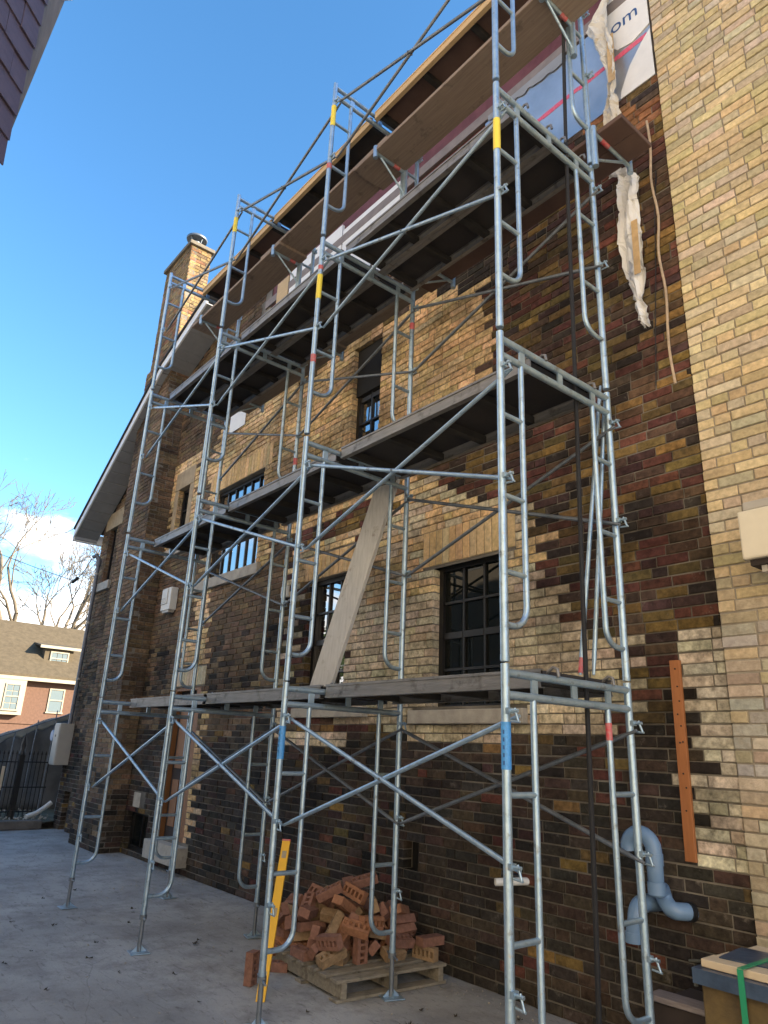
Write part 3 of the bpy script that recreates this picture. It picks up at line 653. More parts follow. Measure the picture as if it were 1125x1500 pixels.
for b in range(3):
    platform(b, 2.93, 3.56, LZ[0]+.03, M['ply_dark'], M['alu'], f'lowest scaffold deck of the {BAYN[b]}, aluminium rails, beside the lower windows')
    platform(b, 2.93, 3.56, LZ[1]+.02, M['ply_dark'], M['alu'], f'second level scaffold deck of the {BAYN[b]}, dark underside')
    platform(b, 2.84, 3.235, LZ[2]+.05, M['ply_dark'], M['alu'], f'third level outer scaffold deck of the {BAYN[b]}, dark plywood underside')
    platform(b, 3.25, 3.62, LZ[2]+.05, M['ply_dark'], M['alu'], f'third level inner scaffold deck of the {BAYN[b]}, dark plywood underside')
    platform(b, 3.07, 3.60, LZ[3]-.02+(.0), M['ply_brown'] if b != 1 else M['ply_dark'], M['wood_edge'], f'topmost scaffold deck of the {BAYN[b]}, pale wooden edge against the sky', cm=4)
# side brackets and planks
def bracket(k, y0, y1, z, label, grp):
    """arm from the post at y1 out to a socket at y0"""
    t = thing('side_bracket', label, 'scaffold bracket', (FX[k]+.04, y1, z), 0, grp); d = y0-y1
    MB().tube([(0, 0, 0), (0, d, 0)], .017, 8).build('arm', M['galv'], t)
    MB().tube([(0, 0, -.26), (0, d*.82, -.012)], .011, 6).build('strut', M['galv'], t)
    MB().tube([(0, d, -.06), (0, d, .075)], .024, 10).build('socket', M['galv'], t)
    g = MB(); g.tube([(0, 0, -.32), (0, 0, .05)], .026, 10); g.build('clamp_sleeve', M['galv'], t)
    MB().tube([(0, d*.2, 0), (0, d*.4, 0)], .0185, 8, caps=False).build('tape_band', M['red_mark'], t)
for k in range(4):
    bracket(k, 3.10, YR-INO[3], 6.99, f'side bracket holding the upper plank on the {ORD[k]} tower', 'side brackets under the upper planks')
    bracket(k, 4.15, YR, 6.05, f'side bracket reaching to the wall from the {ORD[k]} tower', 'side brackets under the wall planks')
def plank(x0, x1, y0, y1, z, th, m, label, tilt=0, sag=.01, grp=None):
    g = MB(); n_ = 8; t = tag(bpy.data.objects.new('plank', None), label, 'plank', grp)
    for k in range(n_+1):
        x = x0+(x1-x0)*k/n_; zz = z-sag*4*(k/n_)*(1-k/n_)+tilt*k/n_
        g.v += [Vector((x, y0, zz)), Vector((x, y1, zz)), Vector((x, y1, zz+th)), Vector((x, y0, zz+th))]
    for k in range(n_):
        for q in range(4):
            g.f.append((k*4+q, k*4+(q+1) % 4, k*4+4+(q+1) % 4, k*4+4+q))
    g.f += [(0, 3, 2, 1), (n_*4, n_*4+1, n_*4+2, n_*4+3)]; g.c = [None]*len(g.f); g.smooth = [False]*len(g.f)
    o = g.build('plank', m); bevel(o, .004, 1); bpy.data.objects.remove(t)
    return tag(o, label, 'plank', grp)
GP = 'wide boards on the upper brackets'
plank(-4.55, -1.55, 3.09, 3.47, 7.01, .038, M['plank'], 'upper bracket plank of the near bay, brown underside, running out of frame', grp=GP)
plank(-6.40, -4.05, 3.10, 3.46, 7.052, .038, M['plank'], 'upper bracket plank of the middle bay, brown underside', grp=GP)
plank(-8.25, -5.95, 3.09, 3.47, 7.01, .038, M['plank'], 'upper bracket plank of the far bay, ending near the chimney', grp=GP)
GW = 'boards between scaffold and wall'
for i, (a, b, z) in enumerate(((-4.5, -2.03, 6.07), (-6.4, -4.1, 6.113), (-8.3, -5.95, 6.07))):
    for j, (y0, y1) in enumerate(((3.71, 3.90), (3.905, 4.12))):
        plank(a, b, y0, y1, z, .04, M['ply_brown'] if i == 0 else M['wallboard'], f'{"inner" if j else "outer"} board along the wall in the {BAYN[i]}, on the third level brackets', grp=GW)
# weathered board leaning on the lowest deck
lb = MB(); bot = Vector((-4.86, 3.32, 2.04)); top = Vector((-4.33, 3.58, 3.98)); dv = (top-bot)
side = Vector((1, .18, 0)).normalized(); side = (side-dv.normalized()*side.dot(dv.normalized())).normalized(); nn = dv.normalized().cross(side)
lb.quadbox(bot-side*.14, side*.235, nn*.042, dv)
tag(bevel(lb.build('leaning_board', M['greyboard']), .004, 1), 'weathered grey board leaning upright on the lowest deck between two windows', 'board')
# bundle of spare brace tubes leaning at the wall side of the nearest tower
for i, (a, b) in enumerate((((-2.42, 3.42, 2.05), (-2.36, 3.72, 3.98)), ((-2.36, 3.46, 2.05), (-2.32, 3.70, 3.86)))):
    tb = thing('spare_brace', ['longer loose brace tube with red end leaning inside the nearest tower', 'shorter loose brace tube leaning inside the nearest tower'][i], 'brace tube', a, 0, 'loose brace tubes')
    d = Vector(b)-Vector(a)
    MB().tube([(0, 0, 0), d*.03, d*.05, d*.95, d*.97, d], [.008, .010, .0135, .0135, .010, .008], 8).build('tube', M['galv'], tb)
    if i == 0: MB().tube([d*.005, d*.05], .0138, 8, caps=False).build('painted_end', M['red_mark'], tb)
# black hoist rope hanging inside the nearest tower
rp = MB(); pts = []
for k in range(41):
    s_ = k/40; z = 9.2*(1-s_)+.05*s_; pts.append((-2.25-.10*s_+.012*math.sin(s_*9), 3.40-.10*s_*(s_) + .01*math.sin(s_*14), z))
rp.tube(pts, .0135, 8); tag(rp.build('hoist_rope', M['rope']), 'black rope hanging straight down inside the nearest tower', 'rope')
cb = MB(); pts = []
for k in range(60):
    a = k*.42; r = .16+.05*math.sin(k*.9); pts.append((-2.62+r*math.cos(a)*1.3, 3.38+r*math.sin(a)*.9, .02+.004*(k % 7)))
cb.tube(pts, .009, 6); tag(cb.build('cable_coil', M['black_cable']), 'black cable lying coiled on the ground under the nearest tower', 'cable')
PILE = [(-0.032,-0.38,0.17,0.0,-1.0,0.005,-0.0),(-0.42,-0.042,0.186,0.186,-0.186,-0.682,0.682),(-0.185,0.209,0.17,0.0,0.183,-0.983,-0.0),(0.026,0.022,0.17,0.0,-0.751,-0.66,0.0),(-0.061,0.132,0.17,0.879,0.0,0.0,0.476),(0.075,-0.195,0.17,0.0,-0.5,-0.866,-0.0),(0.2,-0.187,0.17,0.0,0.432,0.902,0.0),(-0.013,0.341,0.186,0.039,0.039,-0.706,-0.706),(-0.541,-0.202,0.241,0.044,0.754,0.04,-0.654),(-0.24,-0.026,0.17,0.0,-0.735,0.678,0.0),(0.077,-0.147,0.246,0.085,0.085,-0.702,-0.702),(0.123,-0.046,0.211,0.159,-0.202,0.005,-0.966),(0.192,-0.182,0.31,0.444,0.179,0.684,-0.55),(-0.193,-0.26,0.17,0.0,0.659,0.752,0.0),(0.227,0.265,0.194,0.28,-0.649,-0.649,0.28),(0.286,-0.077,0.243,0.014,0.705,0.014,-0.709),(0.335,0.187,0.187,0.162,-0.688,-0.688,0.163),(-0.4,-0.298,0.17,0.0,-0.98,-0.197,-0.0),(-0.457,-0.153,0.222,0.668,0.053,-0.231,0.705),(0.217,0.084,0.217,0.164,0.231,0.883,0.374),(0.008,-0.275,0.296,0.338,0.229,0.723,0.557),(-0.34,0.069,0.222,0.346,0.634,-0.64,-0.262),(-0.057,-0.226,0.2,0.484,-0.087,0.11,0.864),(-0.467,0.33,0.244,0.554,-0.434,-0.576,-0.417),(-0.207,-0.289,0.237,0.099,-0.471,0.876,-0.038),(-0.345,0.258,0.17,0.932,0.0,-0.0,0.363),(0.338,0.247,0.261,0.065,-0.704,-0.695,0.131),(-0.174,0.255,0.23,0.628,-0.027,0.016,0.777),(-0.26,0.218,0.23,0.0,0.628,0.778,0.0),(0.119,-0.322,0.247,0.449,-0.667,0.59,-0.078),(-0.25,-0.128,0.243,0.122,-0.092,0.056,-0.987),(-0.305,-0.303,0.29,0.502,0.175,0.562,0.634),(-0.45,-0.328,0.23,0.0,-1.0,-0.013,-0.0),(-0.217,0.149,0.307,0.009,-0.193,-0.969,0.154),(-0.457,0.137,0.186,0.567,-0.567,0.422,-0.422),(-0.176,0.033,0.246,0.702,-0.702,-0.086,0.086),(-0.119,-0.05,0.26,0.061,-0.408,-0.16,-0.897),(-0.161,-0.243,0.309,0.089,-0.64,0.761,-0.057),(-0.248,0.382,0.25,0.108,-0.18,0.502,0.839),(-0.398,0.123,0.274,0.325,0.586,0.703,0.24),(0.08,-0.108,0.323,0.261,0.875,0.405,-0.051),(0.28,-0.321,0.21,0.695,0.022,0.198,-0.691),(-0.507,-0.08,0.33,0.44,0.483,0.442,0.614),(-0.078,-0.043,0.307,0.881,-0.263,0.351,-0.179),(0.149,0.313,0.224,0.803,-0.186,-0.32,0.467),(-0.386,-0.399,0.356,0.209,-0.212,0.67,0.68),(0.262,0.318,0.299,0.289,-0.564,0.725,-0.27),(0.122,0.193,0.293,0.152,0.531,-0.403,-0.73),(-0.411,0.283,0.301,0.416,-0.605,0.431,0.524),(0.031,0.358,0.276,0.068,0.037,0.996,-0.041),(-0.251,0.335,0.355,0.665,0.288,-0.24,0.646),(-0.012,0.238,0.24,0.966,-0.176,-0.005,0.188),(-0.455,-0.332,0.306,0.707,-0.707,0.023,-0.023),(0.019,0.081,0.264,0.387,0.874,-0.23,-0.183),(-0.041,0.028,0.324,0.305,0.852,-0.29,-0.313),(0.274,0.02,0.386,0.44,-0.49,-0.502,0.561),(0.191,0.118,0.297,0.566,-0.057,-0.081,-0.819),(0.144,-0.05,0.377,0.3,0.9,-0.291,0.121),(-0.303,-0.09,0.387,0.034,-0.135,-0.76,0.635),(-0.293,0.008,0.321,0.711,-0.044,-0.156,0.684),(-0.307,-0.171,0.343,0.1,0.252,-0.037,0.962),(0.102,0.147,0.35,0.451,0.259,0.241,-0.819),(-0.354,-0.302,0.382,0.976,-0.197,0.028,0.091),(0.241,0.327,0.368,0.199,-0.676,0.678,-0.208),(-0.43,-0.186,0.305,0.401,0.636,-0.405,-0.521),(-0.471,0.062,0.314,0.151,0.403,0.692,-0.58),(-0.289,-0.026,0.404,0.755,-0.64,0.105,-0.097),(-0.211,-0.255,0.429,0.283,-0.434,-0.81,-0.273),(0.279,-0.341,0.299,0.796,-0.59,-0.131,0.029),(-0.276,-0.167,0.414,0.266,0.091,-0.7,0.657),(0.072,0.33,0.364,0.245,0.355,-0.65,-0.626),(-0.15,0.257,0.333,0.11,-0.337,0.484,-0.8),(-0.061,-0.117,0.384,0.153,-0.912,-0.364,0.114),(0.154,-0.237,0.362,0.486,-0.691,0.533,0.047),(-0.128,0.296,0.396,0.953,-0.25,0.113,0.129),(-0.355,0.163,0.369,0.009,0.795,-0.582,0.17),(0.177,0.235,0.425,0.745,-0.428,0.066,-0.507),(0.234,0.311,0.439,0.091,-0.867,0.452,-0.188),(0.003,0.124,0.358,0.404,0.409,0.79,0.211),(-0.464,-0.224,0.425,0.074,0.001,0.922,0.38),(-0.547,0.224,0.185,0.517,0.536,-0.482,-0.461),(-0.54,-0.07,0.407,0.698,0.121,0.038,-0.705),(-0.158,0.164,0.382,0.058,-0.181,0.546,-0.816),(-0.052,0.4,0.368,0.669,0.666,-0.234,0.233)]
# ------------------------------------------------------------------ pallet and loose bricks
PX, PY, PRZ = -4.82, 3.77, math.radians(-4)
pal = thing('pallet', 'wooden pallet on the concrete carrying a heap of loose bricks', 'pallet', (PX, PY, .004), PRZ)
for yy in (-.44, -.02, .40):
    bevel(MB().box(-.52, .52, yy, yy+.045, .020, .110).build('stringer', M['pallet'], pal), .003, 1)
for k in range(7):
    x = -.52+k*.157; bevel(MB().box(x, x+.098, -.475, .475, .1105, .130).build('deck_slat', M['pallet'], pal), .002, 1)
for x in (-.52, -.05, .42):
    bevel(MB().box(x, x+.098, -.475, .475, 0, .0195).build('bottom_slat', M['pallet'], pal), .002, 1)
def cored(name, m):
    g = MB(); Lb, Wb, Hb = .205, .092, .060; nh = 5
    xs = [-Lb/2]
    for k in range(nh):
        c = -Lb/2+Lb*(k+.5)/nh; xs += [c-.0125, c+.0125]
    xs.append(Lb/2); ys = [-Wb/2, -.020, .020, Wb/2]
    for z, zs in ((-Hb/2, -1), (Hb/2, 1)):
        for i in range(len(xs)-1):
            for j in range(3):
                if i % 2 == 1 and j == 1: continue
                q = [(xs[i], ys[j], z), (xs[i+1], ys[j], z), (xs[i+1], ys[j+1], z), (xs[i], ys[j+1], z)]
                g.face(q if zs > 0 else q[::-1])
    for i in range(1, len(xs)-1, 2):
        a, b, c, d = xs[i], xs[i+1], ys[1], ys[2]
        for (p, q) in (((a, c), (b, c)), ((b, c), (b, d)), ((b, d), (a, d)), ((a, d), (a, c))):
            g.face([(*p, -Hb/2), (*p, Hb/2), (*q, Hb/2), (*q, -Hb/2)])
    a, b = Lb/2, Wb/2
    for (p, q) in (((-a, -b), (a, -b)), ((a, -b), (a, b)), ((a, b), (-a, b)), ((-a, b), (-a, -b))):
        g.face([(*p, -Hb/2), (*q, -Hb/2), (*q, Hb/2), (*p, Hb/2)])
    return g.mesh(name, m)
def plainb(name, m, f=1.0):
    g = MB(); g.box(-.1025*f, .1025*f, -.046, .046, -.03, .03); return g.mesh(name, m)
BM = [cored('loose_brick', M['red_brick']), cored('loose_brick', M['orange_brick']), plainb('loose_brick', M['red_brick']), plainb('loose_brick', M['buff_brick'], .85), cored('loose_brick', M['buff_brick'])]
BL = ['red cored brick heaped loose on the pallet', 'orange cored brick heaped loose on the pallet', 'solid red brick heaped loose on the pallet', 'short buff brick heaped loose on the pallet', 'buff cored brick heaped loose on the pallet']
rot = Matrix.Rotation(PRZ, 4, 'Z')
for i, p in enumerate(PILE):
    if p[2] < .06: continue
    kx = random.choices((0, 1, 2, 3, 4), (46, 24, 12, 8, 10))[0]
    o = bpy.data.objects.new('loose_brick', BM[kx]); COL.objects.link(o)
    v = rot @ Vector((p[0]-.05, p[1]-.03, p[2])); o.location = (PX+v.x, PY+v.y, v.z-.006)
    o.rotation_mode = 'QUATERNION'; o.rotation_quaternion = PRZ_Q @ Quaternion(p[3:7]) if False else rot.to_quaternion() @ Quaternion(p[3:7])
    lay = 'bottom layer' if p[2] < .2 else 'middle' if p[2] < .31 else 'top'; sd2 = ('left' if p[0] < -.25 else 'right' if p[0] > .1 else 'centre'); dp2 = 'wall side' if p[1] > .12 else 'street side' if p[1] < -.12 else 'core'
    tag(o, BL[kx].replace(' heaped loose on the pallet', '')+f' in the {lay} of the pallet heap, {sd2}, {dp2}', 'brick', 'loose bricks on the pallet')
for i, (x, y, z, e, lab, kx) in enumerate([
        (-4.98, 2.98, .107, (0, math.pi/2, .5), 'red cored brick standing on end on the concrete beside the pallet', 0),
        (-4.95, 3.60, .545, (.15, -.45, .9), 'cored brick propped at the peak of the heap, tilted steeply', 0),
        (-4.86, 3.78, .535, (math.pi/2-.3, .25, .2), 'cored brick on its edge at the top of the heap, holes facing out', 1),
        (-5.04, 3.86, .565, (.2, .1, -.5), 'flat red brick lying topmost on the heap', 2),
        (-4.43, 4.14, .178, (math.pi/2, 0, .15), 'cored brick on edge at the wall end of the pallet', 4),
        (-4.42, 4.18, .255, (0, 0, 1.5), 'pinkish brick end sitting on the wall end of the pallet', 2)]):
    o = bpy.data.objects.new('loose_brick', BM[kx]); COL.objects.link(o); o.location = (x, y, z); o.rotation_euler = e
    tag(o, lab, 'brick', 'loose bricks on the pallet')
for i, (x, y, z, e, kx, lab) in enumerate([
        (-5.10, 3.62, .50, (.9, .2, .3), 0, 'red cored brick on edge, left shoulder of the heap'), (-4.78, 3.62, .48, (.1, .5, 1.9), 1, 'orange cored brick sloping down the street side of the heap'),
        (-4.72, 3.86, .47, (1.2, .1, 2.5), 4, 'buff cored brick on edge, right shoulder of the heap'), (-4.90, 3.90, .61, (.2, -.25, 1.1), 0, 'red cored brick lying across the very top of the heap'),
        (-5.22, 3.80, .44, (.4, .6, .4), 3, 'short buff brick tipped at the far left of the heap'), (-5.02, 3.46, .41, (.3, .1, 2.2), 2, 'solid red brick sliding off the near left of the heap'),
        (-4.60, 3.60, .36, (.5, .2, .8), 1, 'orange cored brick tipped at the near right of the heap'), (-5.18, 3.30, .034, (0, 0, .8), 0, 'red cored brick lying flat on the concrete left of the pallet'),
        (-5.30, 3.42, .10, (.5, .3, 1.4), 1, 'orange cored brick propped against the left end of the pallet')]):
    o = bpy.data.objects.new('loose_brick', BM[kx]); COL.objects.link(o); o.location = (x, y, z); o.rotation_euler = e; tag(o, lab, 'brick', 'loose bricks on the pallet')
# yellow spirit level leaning behind the tower leg
lv = thing('spirit_level', 'yellow spirit level leaning against the brick heap beside the pallet', 'spirit level', (-4.64, 2.86, .004))
d = Vector((-.30, .30, .92)); sd_ = Vector((.7, .7, 0)); sd_ = (sd_-d.normalized()*sd_.dot(d.normalized())).normalized(); nn = d.normalized().cross(sd_)
MB().quadbox(-sd_*.03, sd_*.06, nn*.022, d).build('body', M['yellow'], lv)
for f in (.12, .5, .88):
    MB().quadbox(d*f-sd_*.016-nn*.002, sd_*.032, nn*.026, d.normalized()*.05).build('vial', M['cream'], lv)
MB().quadbox(d*1.001-sd_*.031-nn*.001, sd_*.062, nn*.024, d.normalized()*.012).build('end_cap', M['red_mark'], lv)

# ------------------------------------------------------------------ fittings on the walls
o = thing('drain_pipe', 'blue grey plastic drain pipe with elbows coming out of the dark wall', 'drain pipe', (-2.55, WY, .6))
def rel(pts, b): return [tuple(Vector(p)-Vector(b)) for p in pts]
OB = (-2.55, WY, .6)
def arc(c, r, a0, a1, ax, ay, n_=8): return [tuple(Vector(c)+Vector(ax)*(r*math.cos(a0+(a1-a0)*k/n_))+Vector(ay)*(r*math.sin(a0+(a1-a0)*k/n_))) for k in range(n_+1)]
yp = 4.20
a1 = arc((-2.60, yp, 1.10), .085, math.radians(195), 0, (1, 0, 0), (0, 0, 1), 12)
MB().tube(rel(a1+[(-2.515, yp, 1.0), (-2.515, yp, .88)]+arc((-2.435, yp+.04, .88), .09, math.pi, math.pi*1.5, (1, -.45, 0), (0, 0, 1), 6)+[(-2.40, WY+.02, .775)], OB), .047, 16, caps=False).build('pipe', M['pvc'], o)
MB().tube(rel([a1[0], tuple(Vector(a1[0])*.995+Vector(a1[1])*.005)], OB), .043, 16).build('mouth_shade', M['black_cable'], o)  # black disc standing in for the shade inside the pipe
for z0, z1 in ((1.02, 1.085), (.865, .93)): MB().tube(rel([(-2.515, yp, z0), (-2.515, yp, z1)], OB), .0515, 16).build('collar', M['pvc'], o)
MB().tube(rel([(-2.402, WY-.025, .782), (-2.395, WY-.004, .779)], OB), .054, 16).build('seal', M['black_cable'], o)
MB().tube(rel([(-2.60, WY+.01, .80), (-2.62, 4.27, .80)]+arc((-2.625, 4.22, .72), .08, math.pi/2, math.pi, (0, 1, 0), (0, 0, 1), 6)[1:]+[(-2.64, 4.14, .66), (-2.645, 4.14, .61)], OB), .050, 16).build('elbow', M['pvc'], o)
MB().tube(rel([(-2.643, 4.14, .60), (-2.643, 4.14, .655)], OB), .055, 16).build('collar', M['pvc'], o)
o = thing('pipe_stub', 'short white plastic pipe stub poking out of the wall behind the nearest tower', 'pipe', (-3.66, WY, .76))
g = MB(); g.tube([(.04, .02, 0), (-.09, -.19, -.01)], .026, 14, caps=False); g.build('pipe', M['white_pvc'], o)
MB().tube([(.02, -.02, 0), (-.082, -.178, -.01)], .021, 12).build('bore_shade', M['black_cable'], o)  # black plug, its colour replaces the darkness inside the stub
MB().tube([(-.03, .0, .015), (-.12, -.09, .035)], .022, 12).build('rubber_sleeve', M['black_cable'], o)
for (x, z) in ((-4.10, .78), (-2.33, 2.545)):
    pass
o = thing('orange_strip', 'orange brown strip with screw holes fixed upright on the dark wall', 'board', (-2.36, WY, 1.05))
bevel(MB().quadbox((-.035, -.028, 0), (.068, 0, 0), (0, .024, 0), (.012, 0, 1.175)).build('strip', M['orange_board'], o), .002, 1)
for k, (dx, z) in enumerate(((0, 1.12), (.006, 1.01), (.012, .92), (-.006, .84), (.01, .77), (.014, .675), (-.006, .67), (.0, .49), (.012, .41), (.0, .28))):
    MB().tube([(dx+.012*z, -.032, z), (dx+.012*z, -.027, z)], .0055, 8).build('screw', M['dark_wood'], o)
o = thing('garden_tap', 'small old metal tap low on the dark wall', 'tap', (-2.36, WY, .49))
g = MB(); g.tube([(0, .01, 0), (0, -.07, 0)], .013, 8); g.tube([(0, -.06, .0), (.0, -.08, .03), (.01, -.10, .055)], .009, 8); g.tube([(0, -.06, 0), (.0, -.09, -.03), (0, -.092, -.06)], .011, 8); g.build('body', M['brass'], o)
MB().tube([(-.02, -.105, .06), (.045, -.105, .072)], .009, 8).build('handle', M['brass'], o)
# beige unit on the tan wall
o = thing('wall_unit', 'beige metal box fixed on the tan wall at the right edge', 'wall unit', (-1.72, WY-.02, 2.72))
bevel(MB().quadbox((0, -.30, 0), (.62, 0, 0), (0, .27, 0), (0, 0, .29)).build('casing', M['beige_box'], o), .012, 2)
bevel(MB().box(.03, .60, -.285, -.03, .29, .345).build('hood', M['grey_box'], o), .01, 2)
MB().box(.03, .59, -.27, -.04, -.035, -.001).build('base', M['dark_wood'], o)
for x in (.08, .50): MB().box(x, x+.03, -.25, 0, -.075, -.036).build('wall_arm', M['grey_box'], o)
# white vent box, white fixture
o = thing('vent_box', 'white plastic vent box on the brick wall beside the chimney', 'vent box', (-10.85, WY, 3.55))
bevel(MB().box(0, .34, -.12, 0, .0, .36).build('cover', M['white_box'], o), .012)
bevel(MB().box(.03, .24, -.135, -.12, .10, .34).build('front_panel', M['white_box'], o), .005)
for k in range(4): MB().box(.05, .22, -.138, -.1352, .12+k*.022, .128+k*.022).build('louvre', M['grey_box'], o)
MB().box(.06, .30, -.11, -.01, -.035, -.001).build('outlet', M['grey_box'], o)
o = thing('wall_fixture', 'small white square outlet cover on the wall left of the lower windows', 'outlet cover', (-7.30, WY, 3.30))
bevel(MB().box(0, .13, -.045, 0, 0, .14).build('cover', M['white_box'], o), .008); MB().box(.02, .11, -.06, -.045, .02, .05).build('flap', M['grey_box'], o)
# electrical box, meter, conduit
o = thing('electrical_box', 'tall grey electrical box low on the far end of the wall', 'electrical box', (-14.92, WY, 1.10))
bevel(MB().box(0, .34, -.26, 0, 0, .75).build('cabinet', M['grey_box'], o), .01)
MB().box(.02, .32, -.268, -.26, .03, .72).build('door', M['grey_box'], o); MB().box(.14, .19, -.273, -.2685, .50, .54).build('latch', M['iron'], o)
m_ = MB(); m_.tube([(-.12, -.14, .52), (-.12, -.26, .52)], .10, 16); m_.build('meter_dial', M['blue_plastic'], o); MB().box(-.22, -.02, -.14, 0, .30, .66).build('meter_socket', M['grey_box'], o)
o = thing('conduit', 'grey conduit pipe running up the far corner of the brick house', 'conduit', (-14.60, 4.27, 1.86))
MB().tube([(0, 0, -.01), (.02, 0, 1.6), (.02, 0, 3.10)], .036, 10).build('pipe', M['conduit'], o)
MB().tube([(.02, 0, 3.08), (.02, 0, 3.22), (.0, -.06, 3.30), (-.05, -.12, 3.26)], [.05, .05, .05, .035], 10).build('weather_head', M['conduit'], o)
for z in (.8, 1.9, 2.9): MB().tube([(.02, 0, z), (.02, 0, z+.04)], .044, 10).build('strap', M['grey_box'], o)
o = thing('service_cable', 'black service wire with insulator beside the far corner of the house', 'cable', (-14.7, 4.15, 5.1))
pts = [(0, 0, 0), (-.2, -.05, -.25), (-.5, -.1, -.42)]+[(-.5-k*2.0, -.1-k*.35, -.42+k*.55+.012*k*k) for k in range(1, 14)]
MB().tube(pts, .008, 5).build('wire', M['black_cable'], o); MB().tube([(-.42, -.09, -.36), (-.62, -.12, -.42)], .035, 8).build('insulator', M['black_cable'], o)
# torn strips of membrane, cord and wire hanging on the wall
def ribbon(name, label, pts, m, strip=None):
    """pts: (x, z, half width, distance off the wall, twist); crumpled torn strip"""
    g = MB(); n_ = 9; rows = []; sub = 7
    for k in range(len(pts)-1):
        for q in range(sub):
            f = q/sub; f2 = f*f*(3-2*f); rows.append([a_+(b_-a_)*f2 for a_, b_ in zip(pts[k], pts[k+1])])
    rows.append(list(pts[-1])); ph = random.random()*6; ej = [0, 0]
    for i, (x, z, hw, off, tw) in enumerate(rows):
        ej = [.75*e_+random.gauss(0, .007) for e_ in ej]
        s_ = Vector((math.cos(tw), -math.sin(tw), 0))
        for j in range(n_):
            u_ = -1+2*j/(n_-1); e_ = ej[0]*max(0, -u_)+ej[1]*max(0, u_)
            fold = .022*math.sin(u_*4.2+ph+i*.11)+.010*math.sin(u_*9+i*.37)+.008*math.sin(i*.55+u_*2)+random.gauss(0, .0065)
            g.v.append(Vector((x, WY-max(.02, off+fold), z))+s_*(hw*u_+e_)+Vector((0, 0, random.gauss(0, .004)+(.02*math.sin(j*2.3+ph) if i in (0, len(rows)-1) else 0))))
    for i in range(len(rows)-1):
        for j in range(n_-1): a_ = i*n_+j; g.f.append((a_, a_+1, a_+n_+1, a_+n_)); g.c.append(None); g.smooth.append(False)
    o_ = g.build(name, m); md = o_.modifiers.new('sol', 'SOLIDIFY'); md.thickness = .0008
    return o_
c1 = ribbon('membrane_strip', '', [(-2.36, 8.55, .05, .06, .3), (-2.40, 8.25, .07, .07, .2), (-2.50, 8.02, .13, .10, .1), (-2.46, 7.80, .10, .09, .3), (-2.42, 7.55, .075, .08, .2), (-2.40, 7.30, .06, .07, .4), (-2.43, 7.10, .045, .06, .6), (-2.44, 6.95, .085, .07, .2), (-2.44, 6.72, .11, .06, 0)], M['cloth'])
tag(c1, 'upper torn white membrane strip hanging over the foil insulation', 'membrane strip')
MB().quadbox((-2.415, WY-.115, 7.18), (.06, .01, 0), (0, .004, 0), (.0, .03, .58)).build('glue_strip', M['tan_tape'], c1)
c2 = ribbon('membrane_strip', '', [(-2.46, 6.52, .07, .06, .2), (-2.42, 6.36, .09, .06, 0), (-2.46, 6.22, .075, .08, .3), (-2.36, 6.16, .05, .09, .2), (-2.33, 6.05, .10, .08, 0), (-2.36, 5.85, .11, .07, .2), (-2.38, 5.55, .105, .06, .1), (-2.36, 5.2, .085, .05, .3), (-2.355, 4.95, .05, .05, .2), (-2.32, 4.78, .055, .05, 0), (-2.29, 4.69, .02, .05, 0)], M['white_wrap'])
tag(c2, 'lower torn white membrane strip dangling on the dark brick wall', 'membrane strip')
MB().quadbox((-2.345, WY-.095, 5.15), (.05, .005, 0), (0, .004, 0), (.01, 0, .50)).build('glue_strip', M['tan_tape'], c2)
MB().quadbox((-2.40, WY-.082, 6.26), (.06, .005, 0), (0, .004, 0), (.01, 0, .26)).build('glue_strip', M['tan_tape'], c2)
g = MB(); g.tube([(-2.16+.012*math.sin(k*.8)+.0*k, WY-.02-.006*math.sin(k*1.1), 6.60-k*.098) for k in range(26)], .0105, 7); tag(g.build('jute_string', M['jute']), 'beige cord hanging down the dark wall next to the tan building', 'cord')
g = MB(); g.tube([(-2.14, WY-.01, 5.95), (-2.12, WY-.03, 6.05), (-2.17, WY-.02, 5.7), (-2.22+.01, WY-.015, 5.2), (-2.26, WY-.012, 4.7), (-2.30, WY-.014, 4.2)], .004, 5); tag(g.build('hanging_wire', M['black_cable']), 'thin black wire hanging beside the beige cord', 'wire')
# stacked goods at the lower right corner
o = thing('stone_crate', 'strapped stack of stone slabs in dark blue plastic at the lower right corner', 'stone stack', (-2.03, 3.72, 0))
bevel(MB().box(0, 1.0, 0, .52, .02, .62).build('stone_block', M['yellow_stone'], o), .01)
MB().quadbox((-.025, -.03, .60), (1.05, 0, 0), (0, .57, 0), (0, 0, .065)).build('plastic_wrap', M['blue_wrap'], o)
for k in range(4): bevel(MB().quadbox((.0+.01*k, .015+k*.135, .667), (1.0, 0, 0), (0, .130, 0), (0, 0, .035)).build('slab', M['cream_slab'], o), .003, 1)
MB().quadbox((.05, .10, .703), (.6, .06, 0), (-.03, .30, 0), (0, 0, .006)).build('blue_sheet', M['blue_wrap'], o)
st = MB(); st.box(.20, .228, -.036, -.031, .02, .708); st.box(.20, .228, -.031, .55, .7095, .7125); st.build('strap', M['green'], o)
MB().box(-.02, 1.02, -.02, .54, 0, .02).build('skid', M['pallet'], o)
o = thing('dark_trough', 'low dark wooden box with grey board top at the foot of the wall', 'wooden box', (-2.42, 3.86, 0))
MB().box(.03, .44, .02, .40, 0, .415).build('box', M['dark_wood'], o)
bevel(MB().quadbox((0, 0, .416), (.42, .01, 0), (0, .13, 0), (0, 0, .028)).build('top_board', M['greywood'], o), .003, 1)

